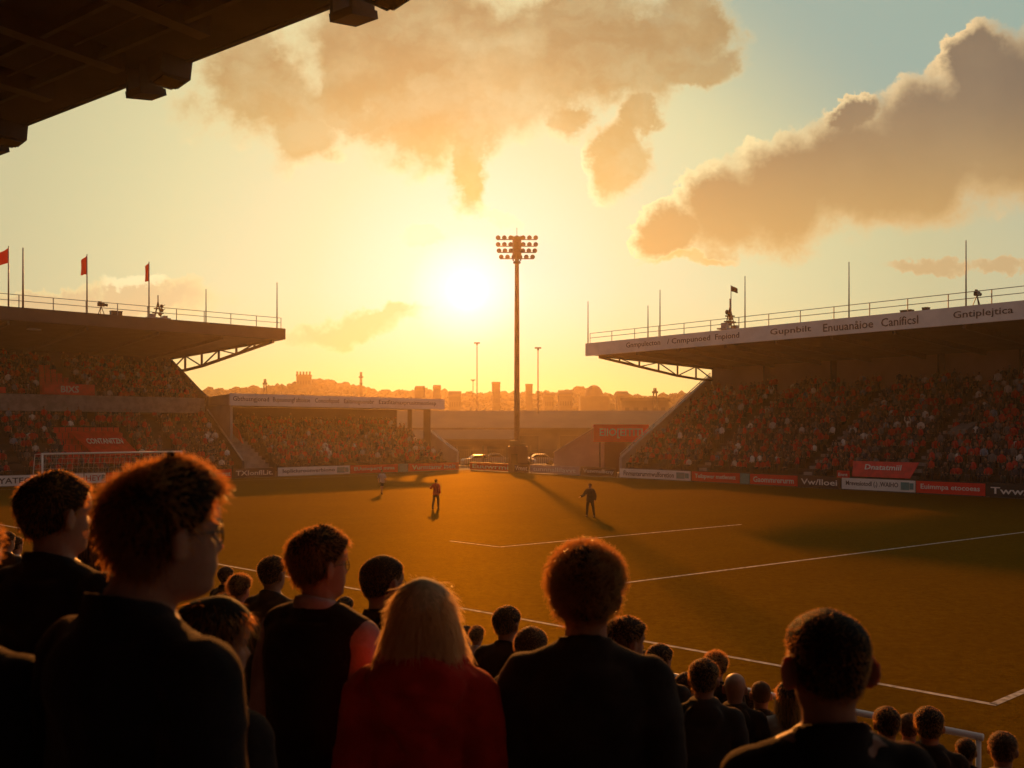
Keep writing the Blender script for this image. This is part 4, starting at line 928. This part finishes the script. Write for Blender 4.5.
# hair -----------------------------------------------------------------
hairline = lambda f, neck: float(np.interp(f, [-1, -.45, -.12, .02, .3, .55, 1], [neck, neck+.06, .34, .47, .60, .74, .80]))
STYLES = {  # thickness, neck height, strands, strand length, curl, shell noise amp, noise scale
    'short': (.012, .22, 5000, .017, .06, .003, 26), 'crop': (.006, .25, 5500, .007, .1, .001, 40), 'buzz': (.0035, .28, 2600, .006, 0, .001, 50),
    'curly': (.014, .24, 7000, .030, 1.6, .026, 13), 'wavy': (.016, .18, 7500, .026, .35, .008, 16), 'quiff': (.015, .22, 6000, .023, .15, .006, 18),
    'bob': (.018, .1, 4200, .05, .1, .006, 18), 'long': (.018, .0, 3600, .05, .1, .004, 16)}
def hair_mb(style, a, tilt, sd, dens=1.):
    th_, neck, ns, L, curl, na, nsc = STYLES[style]; rs = random.Random(sd); mb = MB()
    def thick(h, t_):
        f = math.sin(t_); m = smooth01(-.03, .05, h-hairline(f, neck)); k = th_*(.28+.72*smooth01(.25, .8, h))
        k *= 1-.75*math.exp(-(f/.22)**2)*(1-smooth01(.52, .66, h))
        if style == 'wavy': k *= (1+.8*smooth01(.6, .9, h)*max(0, f))*(1-.6*max(0, -f))
        if style == 'quiff': k *= (.55+.6*smooth01(.6, .85, h)*(1+.5*max(0, f)))
        if style == 'crop': k *= (.5+.9*smooth01(.6, .85, h))
        return m, k
    o = len(mb.v); nh, nt = 40, 48
    for i in range(nh+1):
        h = .0+1.0*i/nh
        for k in range(nt):
            t_ = 2*PI*k/nt; m, kk = thick(h, t_); p = head_pt(h, t_)
            off = -.016*(1-m)+kk*m+na*m*noise.noise(p*nsc+V(sd, 0, 0))
            mb.v.append(tuple(turn(head_pt(h, t_, off), a, tilt)))
    for i in range(nh):
        for k in range(nt): k2 = (k+1) % nt; mb.f.append((o+i*nt+k, o+i*nt+k2, o+(i+1)*nt+k2, o+(i+1)*nt+k))
    mb.f.append(tuple(o+k for k in reversed(range(nt)))); mb.f.append(tuple(o+nh*nt+k for k in range(nt)))
    for s in (-1, 1):
        mb.tube([turn(V(s*.014, hF(.56)-.004, HZ+.565*HH), a, tilt), turn(V(s*.034, hF(.56)-.006, HZ+.59*HH), a, tilt), turn(V(s*.052, hF(.56)-.026, HZ+.57*HH), a, tilt)], [.003, .0042, .002], 6)
    if style in ('bob', 'long'):      # hanging hair around the back and sides
        zb = 1.50 if style == 'bob' else 1.30; zt = HZ+.80*HH; nr = 14; n2 = 40; o = len(mb.v); lay = []
        for inner in (0, 1):
            for i in range(nr+1):
                f = i/nr; z = zt+(zb-zt)*f
                for k in range(n2+1):
                    t_ = math.radians(152)+(math.radians(388)-math.radians(152))*k/n2
                    wx = (.088+.030*math.sin(min(1., f*1.15)*PI*.62)) if style == 'bob' else .088+.012*f; wb = .112+.018*math.sin(f*PI*.6)
                    wx -= inner*.016; wb -= inner*.016
                    rag = (.012*noise.noise(V(k*.6, sd, f*2)) if not inner else 0)
                    p = V(wx*math.cos(t_), wb*math.sin(t_) if math.sin(t_) < 0 else .07*math.sin(t_), z+rag*f)
                    p += V(p.x, p.y, 0).normalized()*.006*noise.noise(V(k*.55, f*1.4, sd))
                    mb.v.append(tuple(turn(p, a, tilt*.5)))
        w1 = n2+1; off = (nr+1)*w1
        for i in range(nr):
            for k in range(n2):
                q = o+i*w1+k; mb.f.append((q, q+1, q+w1+1, q+w1)); mb.f.append((q+off, q+off+w1, q+off+w1+1, q+off+1))
        for k in range(n2):
            q = o+k; mb.f.append((q, q+off, q+off+1, q+1)); q = o+nr*w1+k; mb.f.append((q, q+1, q+off+1, q+off))
        for i in range(nr):
            q = o+i*w1; mb.f.append((q, q+w1, q+off+w1, q+off)); q += n2; mb.f.append((q, q+off, q+off+w1, q+w1))
    nshell = len(mb.f)
    def strand(p, d, L, g_, cu, r0):
        pts = []; ph = rs.uniform(0, 6.28); e1 = d.orthogonal().normalized(); e2 = d.cross(e1); n = 5
        for j in range(n):
            f = j/(n-1); q = p+d*L*f+V(0, 0, -g_)*f*f*L
            if cu: q += (e1*math.cos(ph+f*6.5*min(cu, 1.3))+e2*math.sin(ph+f*6.5*min(cu, 1.3)))*.0065*cu*f**.6
            pts.append(q)
        o = len(mb.v)
        for j, q in enumerate(pts):     # flat tapering hairs
            sv = (e1*math.cos(ph+j*.5)+e2*math.sin(ph+j*.5))*r0*(1-.7*j/(n-1)); mb.v.append(tuple(q+sv)); mb.v.append(tuple(q-sv))
        for j in range(n-1): mb.f.append((o+2*j, o+2*j+1, o+2*j+3, o+2*j+2))
    for _ in range(int(ns*dens)):
        z = rs.uniform(-.6, 1); h = .6+.4*z if z > 0 else .6+z*.65; t_ = rs.uniform(0, 2*PI); m, kk = thick(h, t_)
        if z > .985: continue
        if m < .5: continue
        p = head_pt(h, t_, kk*.6); q = head_pt(h, t_, kk+.02); n = (q-p).normalized()
        if style in ('bob', 'long'): fl = V(n.x*.5, n.y*.5, -1); d = (n*.35+fl*.8)
        else:
            back = smooth01(.35, -.4, math.sin(t_))*smooth01(.95, .6, h); fl = V(.1, .8, .15)*(1-back)+V(0, -.1, -1)*back; fl = (fl-n*fl.dot(n)); wn = {'wavy': .45, 'quiff': .34, 'curly': 1.1, 'short': .3, 'crop': .7, 'buzz': 1.}[style]
            if style == 'wavy' and h > .8: wn = .8
            d = n*wn+fl*.7
        d = (d+V(rs.gauss(0, .28), rs.gauss(0, .28), rs.gauss(0, .28))).normalized()
        pt, dt = turn(p, a, tilt), (turn(p+d*.01, a, tilt)-turn(p, a, tilt)).normalized()
        strand(pt, dt, L*rs.uniform(.55, 1.25), .25 if style != 'curly' else .1, curl, .0011)
    if style in ('bob', 'long'):
        zb = 1.50 if style == 'bob' else 1.30
        for _ in range(int(4000*dens)):
            t_ = math.radians(rs.uniform(152, 388)); f = rs.uniform(.1, .95); z = HZ+.80*HH+(zb-HZ-.8*HH)*f
            wx = (.088+.030*math.sin(min(1., f*1.15)*PI*.62)) if style == 'bob' else .09+.012*f; wb = .114+.018*math.sin(f*PI*.6)
            p = V(wx*math.cos(t_), wb*math.sin(t_) if math.sin(t_) < 0 else .07*math.sin(t_), z); d = V(p.x*2.2+rs.gauss(0, .16), p.y*1.6+rs.gauss(0, .16), -1).normalized()
            strand(turn(p, a, tilt*.5), turn(d, a), rs.uniform(.06, .12), .1, .2, .0010)
    mb.nshell = nshell
    return mb
_pc = {}
lens_m = bpy.data.materials.new('spectacle_lens'); lens_m.use_nodes = True; q_ = lens_m.node_tree.nodes['Principled BSDF']; q_.inputs['Transmission Weight'].default_value = 1; q_.inputs['Roughness'].default_value = .02; q_.inputs['IOR'].default_value = 1.1
def hair_mesh(mb):
    me = mb.mesh('hair', True, False); n = len(me.polygons); idx = np.ones(n, np.int32); idx[:mb.nshell] = 0
    me.materials.append(None); me.materials.append(None); me.polygons.foreach_set('material_index', idx); return me
def cached(key, fn):
    if key not in _pc: _pc[key] = fn()
    return _pc[key]
skin_n = mat('skin', (.40, .20, .125), .55, .15, 14, .15, 90, sss=.6, spec=.22)
def hair_pair(n, c, st):   # matt mass underneath and translucent single hairs
    return (mat(n+'_hair', c, .75, .35, 30, .3, 120, spec=.12, stretch=(1, 1, .25)), mat(n+'_hair_strands', tuple(q*1.6 for q in c), .35, .2, 30, trans=.6, tcol=st))
hair_mats = {'dark': hair_pair('dark', (.020, .011, .008), (1., .45, .13)), 'brown': hair_pair('brown', (.07, .034, .016), (.85, .4, .15)),
             'blonde': hair_pair('blonde', (.74, .50, .29), (1., .72, .38)), 'grey': hair_pair('grey', (.22, .18, .15), (1., .8, .6))}
def fab(name, c, sheen=.22): return mat('fabric_'+name, c, .82, .3, 9, .35, 150, sheen=sheen, spec=.06)
FAB = {'navy': fab('navy', (.020, .017, .020)), 'black': fab('black', (.012, .011, .012)), 'charcoal': fab('charcoal', (.035, .033, .033)), 'brown': fab('brown', (.05, .03, .022)), 'red': fab('red', (.66, .035, .025)),
       'pink': fab('pale_pink', (.50, .33, .33)), 'white': fab('white', (.62, .58, .54)), 'denim': fab('denim', (.03, .04, .075)), 'grey': fab('grey', (.12, .11, .11)), 'jersey': fab('red_jersey', (.68, .035, .025)),
       'stripe': None, 'olive': fab('olive', (.05, .045, .025))}
def stripe_mat():
    m = bpy.data.materials.new('striped_shirt'); m.use_nodes = True; t = NT(m.node_tree); b = t.n['Principled BSDF']; co = t.new('ShaderNodeTexCoord').outputs['Object']
    s2 = t.new('ShaderNodeSeparateXYZ'); t.put(s2.inputs[0], co); st = t.sstep(t.math('SINE', t.math('MULTIPLY', s2.outputs[0], 75.)), -.2, .2)
    t.put(b.inputs['Base Color'], t.mix(st, (.6, .57, .53, 1), (.22, .2, .24, 1))); b.inputs['Roughness'].default_value = .8; return m
FAB['stripe'] = stripe_mat()
def person(label, pos, yaw, scale, turn_=0, tilt=0, hair='short', hc='dark', top='jacket', tc='navy', bottom='denim', sex='m', pose='stand', vox=.010, seed=0, inf=.022, hem=.80, wr=.004, under=None, dens=1., group=None, shorts=False, wide=1., ears=1., lean=(0, 0, 0), glasses=False):
    global LEAN
    LEAN = V(*lean)
    P_ = POSE[pose]; a = math.radians(turn_); ti = math.radians(tilt); lo = pose != 'stand'
    bm_ = cached(('b', turn_, tilt, sex, pose, vox, ears, lean), lambda: voxel(body_mb(a, ti, sex, P_, ears), max(.0075, vox*.85), 3, name='person'))
    o = obj('person', bm_, skin_n); o.location = pos; o.rotation_euler = (0, 0, -math.radians(yaw)); o.scale = (scale*wide, scale*wide, scale)
    tag(o, label, 'person', group)
    def kid(name, me, m):
        c = obj(name, me, None, o)
        if not me.materials: me.materials.append(m)
        if me.materials[0] != m:
            c.material_slots[0].link = 'OBJECT'; c.material_slots[0].material = m
        return c
    if under: 
        kid('shirt', cached(('t', 'shirt', sex, pose, vox, seed % 3), lambda: voxel(top_mb('shirt', a, sex, P_, .014, .74), vox, 5, wr, 'shirt', seed)), FAB[under])
    nm = {'jacket': 'jacket', 'vest': 'vest', 'hood': 'coat', 'softhood': 'jacket', 'tee': 'shirt', 'shirt': 'shirt'}[top]
    kid(nm, cached(('t', top, sex, pose, vox, seed % 3, inf, hem), lambda: voxel(top_mb(top, a, sex, P_, inf, hem), vox, 6, wr, nm, seed)), FAB[tc])
    kid('shorts' if shorts else 'trousers', cached(('p', pose, sex, vox, shorts), lambda: voxel(trousers_mb(P_, sex, shorts), max(vox, .014), 4, .003, 'trousers')), FAB[bottom])
    for i, s in enumerate((-1, 1)): kid('shoe', cached(('s', pose, i), lambda: shoe_mb(P_, i, s).mesh('shoe', True)), FAB['black'])
    if hair:
        hm_ = cached(('h', hair, turn_, tilt, seed % 4, dens, lean), lambda: hair_mesh(hair_mb(hair, a, ti, seed % 4, dens))); h_ = obj('hair', hm_, None, o)
        for q in (0, 1): h_.material_slots[q].link = 'OBJECT'; h_.material_slots[q].material = hair_mats[hc][q]
    if glasses:
        mb = MB(); ml = MB(); z = HZ+.495*HH; y = hF(.5)+.009
        for s in (-1, 1):
            ring = [turn(V(s*.034+.022*math.cos(q*PI/8), y-.010*abs(s*.034+.022*math.cos(q*PI/8))/.05, z+.018*math.sin(q*PI/8)), a, ti) for q in range(17)]
            mb.tube(ring, .0015, 6); ml.prism(ring[:16], turn(V(0, .001, 0), a, ti)-turn(V(0, 0, 0), a, ti))
            mb.tube([turn(V(s*.056, y-.012, z+.006), a, ti), turn(V(s*.074, .04, z+.008), a, ti), turn(V(s*.083, -.006, z+.006), a, ti), turn(V(s*.082, -.022, z-.014), a, ti)], .0016, 6)
        mb.tube([turn(V(-.012, y-.002, z+.004), a, ti), turn(V(0, y+.006, z+.007), a, ti), turn(V(.012, y-.002, z+.004), a, ti)], .0018, 6)
        gf = obj('glasses', mb, steel_d, o); obj('lens', ml, lens_m, gf)
    return o
REP = []
def spectator(label, px, ytop, d, yaw, hair='short', scale=None, **kw):
    x = (px-512)/1000*d; zt = H-(ytop-430)/1000*d; p = V(x, d, 0); p.z = terr(p)
    full = 1.75+(STYLES[hair][0]*1.05 if hair else 0)
    s = (zt-p.z)/full; REP.append((label[:30], round(s*1.75, 2)))
    return person(label, p, yaw, s, hair=hair, **kw)
S = spectator
# the close figures
S('man with thick wavy hair and glasses in dark jacket, nearest, face turned right', 138, 455, 1.8, 34, 'wavy', turn_=16, hc='dark', tc='navy', vox=.0085, seed=1, inf=.016, dens=1.2, lean=(.025, .038, -.006), glasses=True, wr=.006)
S('man in dark jacket with short dark hair, in front of the goal', 57, 470, 3.2, 22, 'short', turn_=16, tc='navy', seed=2, vox=.010, inf=.026)
S('spectator cut off by the left edge of the photo, only a dark sleeve in view', -48, 505, 1.95, 18, 'short', tc='navy', seed=0, vox=.010)
S('person with long dark hair in a dark jacket, low in front of the vest wearer', 210, 594, 2.6, 35, 'long', turn_=24, tilt=6, sex='f', tc='charcoal', seed=3, vox=.010)
S('man in dark vest over a pale pink shirt, face turned right', 320, 526, 3.4, 26, 'quiff', turn_=26, hc='dark', top='vest', tc='black', under='pink', seed=4, vox=.010, inf=.036, hem=.86, dens=1.2, glasses=True, wr=.007)
S('man with round cropped head in black jacket, between the vest wearer and the blonde', 383, 555, 4.8, 24, 'crop', turn_=16, tc='black', seed=5, vox=.012, glasses=True)
S('person with blonde bob in a red hooded coat', 423, 577, 3.0, 4, 'bob', hc='blonde', top='hood', tc='red', sex='f', seed=6, vox=.010, inf=.044, dens=1.3, wr=.008)
S('man with curly hair and dark jacket, back of head to the camera at the centre', 586, 544, 3.0, 6, 'curly', turn_=5, hc='dark', tc='charcoal', seed=7, vox=.010, inf=.018, dens=1.3, wr=.007)
S('man with protruding ears and close cropped hair in dark jacket, at the lower right', 827, 609, 2.1, -4, 'crop', hc='dark', tc='navy', seed=8, vox=.0085, inf=.014, ears=1.35, wr=.006)
S('dark haired person half hidden behind the man in front of the goal', 86, 508, 3.6, 30, 'long', sex='f', tc='black', seed=9, vox=.014, dens=.5)
# lower rows
S('short haired man just left of the vest wearer in a dark top', 273, 555, 7.28, 28, 'short', tc='charcoal', seed=2, vox=.014, dens=.6)
S('dark haired spectator with red scarf tone jacket, second from the long haired person', 240, 574, 8.13, 30, 'curly', tc='red', seed=3, vox=.014, dens=.4)
S('small distant head above the long haired person, by the touchline', 226, 566, 11.77, 30, 'short', tc='black', seed=5, vox=.014, dens=.3)
S('small head just above the shoulder of the long haired person', 228, 592, 10.06, 25, 'short', tc='black', seed=1, vox=.014, dens=.3)
S('small dark head between the vest wearer and the man with cropped head', 345, 596, 9.84, 15, 'short', tc='black', seed=6, vox=.014, dens=.4)
S('short haired man in black jacket just right of the blonde', 507, 605, 6.42, 24, 'short', turn_=10, tc='black', seed=4, vox=.012, dens=.7)
S('low brown head between the man right of the blonde and the curly haired man', 531, 626, 5.46, 20, 'short', hc='brown', tc='charcoal', seed=7, vox=.012, dens=.7)
S('tiny head by the blonde hair, left of the man in black jacket', 477, 626, 11.13, 25, 'curly', tc='white', seed=8, vox=.014, dens=.3)
S('tiny head left of another by the blonde hair', 466, 625, 11.98, 25, 'short', tc='grey', seed=1, vox=.014, dens=.3)
S('man in profile just behind the right shoulder of the curly haired man', 626, 616, 4.71, 46, 'quiff', turn_=16, tc='charcoal', seed=5, vox=.012, dens=.7)
S('dark haired person in hooded jacket looking right, right of the man in profile', 660, 643, 7.70, 32, 'short', turn_=16, top='softhood', tc='charcoal', seed=9, vox=.012, dens=.6)
S('tiny head between the man in profile and the hooded jacket', 644, 650, 12.84, 20, 'short', tc='black', seed=2, vox=.014, dens=.3)
S('dark haired man in dark hooded jacket with gold lit crown, left of the bald man', 704, 658, 5.35, 12, 'short', turn_=8, top='softhood', tc='charcoal', seed=6, vox=.012, dens=.8)
S('curly dark head just above the man with gold lit crown', 716, 651, 8.13, 25, 'curly', tc='black', seed=10, vox=.014, dens=.4)
S('bald man in black hooded jacket', 735, 673, 7.38, 15, None, top='softhood', tc='black', seed=3, vox=.012)
S('man with thin shaved hair right of the bald man', 761, 681, 7.60, 12, 'buzz', hc='brown', tc='charcoal', seed=4, vox=.012, dens=.5)
S('long haired spectator in pale jacket beside the ear of the man at lower right', 789, 680, 7.38, 15, 'long', sex='f', tc='white', seed=5, vox=.012, dens=.4)
S('short haired man in dark jacket by the rail, left of the hooded one', 887, 706, 6.63, 8, 'short', tc='black', seed=6, vox=.012, dens=.7)
S('man in black hooded jacket against the white rail, lower right', 929, 706, 6.31, 14, 'short', turn_=8, top='softhood', tc='black', seed=7, vox=.012, dens=.7)
S('small dark head below the end of the white rail', 966, 738, 7.49, 20, 'short', tc='black', seed=8, vox=.012, dens=.5)
S('dark haired spectator in pale collar at the bottom right corner', 1003, 731, 5.78, 22, 'short', turn_=8, hc='brown', tc='white', seed=9, vox=.012, dens=.7)
S('tiny head by the left edge in front of the pitch', 7, 531, 11.24, 25, 'short', tc='brown', seed=2, vox=.014, dens=.3)
S('tiny head right of another near the left edge of the pitch', 16, 536, 12.84, 25, 'short', tc='white', seed=3, vox=.014, dens=.3)
S('reddish face below the white rail, left of the short haired man by the rail', 862, 722, 7.4, 30, 'short', turn_=16, tc='brown', seed=1, vox=.014, dens=.4)
S('head squeezed between the short haired man by the rail and the hooded one', 909, 713, 7.7, 26, 'short', hc='brown', tc='red', seed=2, vox=.014, dens=.4)
S('head just left of the man in dark hooded jacket, below the hooded person', 686, 672, 7.9, 24, 'short', turn_=16, tc='brown', seed=3, vox=.014, dens=.4)
S('small head behind the man with thin shaved hair', 748, 690, 8.3, 20, 'crop', tc='black', seed=4, vox=.014, dens=.4)
# figures on the pitch
def on_pitch(px, yf): return G(px, yf)
person('player in pale striped shirt and dark shorts walking near the low covered stand', on_pitch(382, 494), 150, .98, hair='short', top='tee', tc='stripe', bottom='navy', pose='walk', vox=.02, shorts=True, dens=.1, wr=.002)
person('player in red jersey and dark trousers on the pitch, one arm stretched to the side', on_pitch(436, 509), 15, .98, hair='short', top='shirt', tc='jersey', bottom='brown', pose='reach', vox=.02, dens=.1, wr=.002)
person('man in dark jacket walking with legs apart on the pitch, right of the mast', on_pitch(590, 517), 200, 1.0, hair='short', top='jacket', tc='brown', bottom='black', pose='stride', vox=.02, inf=.03, dens=.1, wr=.002)
print('PEOPLE', REP)
# ------------------------------------------------------------------ the crowds in the stands
def crowd_template(kind):
    """low figure facing +y: lists of (verts, faces, colour slot)"""
    parts = []
    def part(slot, fn):
        mb = MB(); fn(mb); parts.append((slot, np.array(mb.v), mb.f))
    z = .42 if kind != 'stand' else .86
    part(0, lambda m: m.loft([(0, -.02, z, .17, .12), (0, -.02, z+.28, .16, .12), (0, -.01, z+.47, .20, .12), (0, -.01, z+.55, .15, .09), (0, 0, z+.60, .06, .06)], 8))
    part(1, lambda m: m.ball((0, .02, z+.73), (.082, .10, .125), 8, 6))
    part(2, lambda m: m.ball((0, -.012, z+.765), (.092, .10, .105), 8, 5))
    for s in (-1, 1):
        if kind == 'arms': arm = [(s*.2, 0, z+.49), (s*.30, .08, z+.66), (s*.2, .16, z+.95)]
        elif kind == 'stand': arm = [(s*.2, 0, z+.49), (s*.25, -.02, z+.2), (s*.2, .16, z+.06)]
        else: arm = [(s*.2, 0, z+.49), (s*.25, .05, z+.2), (s*.12, .26, z+.14)]
        part(0, lambda m: m.tube(arm, [.065, .055, .042], 5)); part(1, lambda m: m.ball(arm[-1], .05, 5, 4))
        leg = [(s*.09, 0, z+.04), (s*.1, .42, z+.03), (s*.1, .44, .03)] if kind != 'stand' else [(s*.09, 0, z+.04), (s*.1, .02, .5), (s*.1, 0, .03)]
        part(3, lambda m: m.tube(leg, [.10, .075, .06], 5))
    return parts
TPL = [crowd_template(k) for k in ('sit', 'stand', 'arms')]
SHIRTS = [('red', (.50, .010, .008), .32), ('black', (.014, .013, .015), .20), ('navy', (.022, .026, .05), .14), ('brown', (.08, .04, .026), .11), ('white', (.68, .64, .60), .065), ('grey', (.16, .145, .14), .085), ('orange', (.32, .07, .025), .04), ('pale blue', (.2, .25, .33), .02)]
cm = bpy.data.materials.new('crowd_clothing'); cm.use_nodes = True; t = NT(cm.node_tree); b = t.n['Principled BSDF']
at = t.new('ShaderNodeAttribute', attribute_name='Col'); cn = t.noise(t.new('ShaderNodeTexCoord').outputs['Object'], 4, 3)
t.put(b.inputs['Base Color'], t.mix(1., at.outputs[0], t.ramp(cn, [(.3, (.75, .75, .75, 1)), (.7, (1.1, 1.1, 1.1, 1))]), 'MULTIPLY')); b.inputs['Roughness'].default_value = .85; b.inputs['Sheen Weight'].default_value = .2
def figure(tp, shirt, hairc, trou):
    cols = (shirt, (.32, .17, .11), hairc, trou); vs = []; fs = []; cs = []; n = 0
    for slot, v_, f_ in TPL[tp]:
        vs.append(v_); fs += [tuple(i+n for i in q) for q in f_]; cs += [cols[slot]]*len(v_); n += len(v_)
    return np.concatenate(vs), fs, np.array(cs)
def crowd_mesh(name, vs, fs, cs):
    me = bpy.data.meshes.new(name); me.from_pydata(vs.tolist(), [], fs); ca = me.color_attributes.new('Col', 'FLOAT_COLOR', 'POINT')
    ca.data.foreach_set('color', np.concatenate([cs, np.ones((len(cs), 1))], 1).astype(np.float32).ravel()); me.materials.append(cm)
    me.polygons.foreach_set('use_smooth', [True]*len(me.polygons)); return me
HC = [(.02, .012, .008), (.06, .03, .015), (.2, .13, .06), (.25, .23, .21), (.35, .03, .02)]
def shirt_pick():
    q = random.random(); acc = 0
    for s_ in SHIRTS:
        acc += s_[2]
        if q < acc: return s_
    return SHIRTS[0]
slots = []
for p, fa, idx in crowd_slots:
    px = 512+1000*p.x/p.y; vis = -5 < px < 1029
    slots.append((0 if vis else 1, p.length, p, fa, idx))
slots.sort(key=lambda q: (q[0], q[1]))
STN = ['the right-hand stand', 'the two tier stand', 'the low covered stand']
meshes = {}
NEARN = 264
for k, (vis, dd, p, fa, idx) in enumerate(slots[:NEARN]):
    sh = shirt_pick(); tp = random.choices((0, 1, 2), (.6, .36, .04))[0]; hci = random.randrange(4); key = (tp, sh[0], hci)
    if key not in meshes: meshes[key] = crowd_mesh('spectator', *figure(tp, sh[1], HC[hci], (.015, .015, .02)))
    o = bpy.data.objects.new('spectator', meshes[key]); COL.objects.link(o); o.location = p; o.rotation_euler = (0, 0, fa); s_ = random.uniform(.92, 1.06); o.scale = (s_, s_, s_)
    tag(o, '%s spectator in %s top near the front of %s' % (('seated', 'standing', 'arm raising')[tp], sh[0], STN[idx]), 'spectator', '%s spectators in %s tops in %s' % (('seated', 'standing', 'arms raised')[tp], sh[0], STN[idx]))
V_, F_, C_ = [], [], []; n = 0
cache = {}
for vis, dd, p, fa, idx in slots[NEARN:]:
    sh = shirt_pick(); tp = random.choices((0, 1, 2), (.62, .35, .03))[0]
    vs, fs, cs = figure(tp, np.array(sh[1])*random.uniform(.7, 1.2), HC[random.randrange(5)], (.015, .015, .02))
    s_ = random.uniform(.9, 1.06); c, q = math.cos(fa)*s_, math.sin(fa)*s_
    V_.append(np.stack([vs[:, 0]*c-vs[:, 1]*q+p.x, vs[:, 0]*q+vs[:, 1]*c+p.y, vs[:, 2]*s_+p.z], 1)); F_ += [tuple(i+n for i in f_) for f_ in fs]; C_.append(cs); n += len(vs)
co_ = obj('crowd', crowd_mesh('crowd', np.concatenate(V_), F_, np.concatenate(C_))); co_['kind'] = 'stuff'
print('CROWD', len(slots))
# ------------------------------------------------------------------ haze
m_ = MB(); m_.box((0, 270, 13.6), (1500, 640, 31.6))
hz_o = obj('haze', m_); hz_o['kind'] = 'stuff'
hm = bpy.data.materials.new('haze_air'); hm.use_nodes = True; t = NT(hm.node_tree); t.n.remove(t.n['Principled BSDF'])
pv = t.new('ShaderNodeVolumePrincipled'); pv.inputs['Color'].default_value = (.95, .80, .58, 1); pv.inputs['Density'].default_value = .00036; pv.inputs['Anisotropy'].default_value = .8
t.l.new(pv.outputs[0], t.n['Material Output'].inputs['Volume']); hz_o.data.materials.append(hm)

# ------------------------------------------------------------------ render settings
vsn = scene.view_settings; vsn.view_transform = 'Standard'; vsn.look = 'None'; vsn.exposure = 0; vsn.gamma = 1
scene.display_settings.display_device = 'sRGB'
scene.render.engine = 'CYCLES'; cy = scene.cycles
cy.use_denoising = True; cy.max_bounces = 5; cy.diffuse_bounces = 3; cy.glossy_bounces = 2; cy.transmission_bounces = 2; cy.volume_bounces = 0; cy.transparent_max_bounces = 4
cy.sample_clamp_indirect = 4; cy.use_adaptive_sampling = True; cy.adaptive_threshold = .015; cy.caustics_reflective = False; cy.caustics_refractive = False
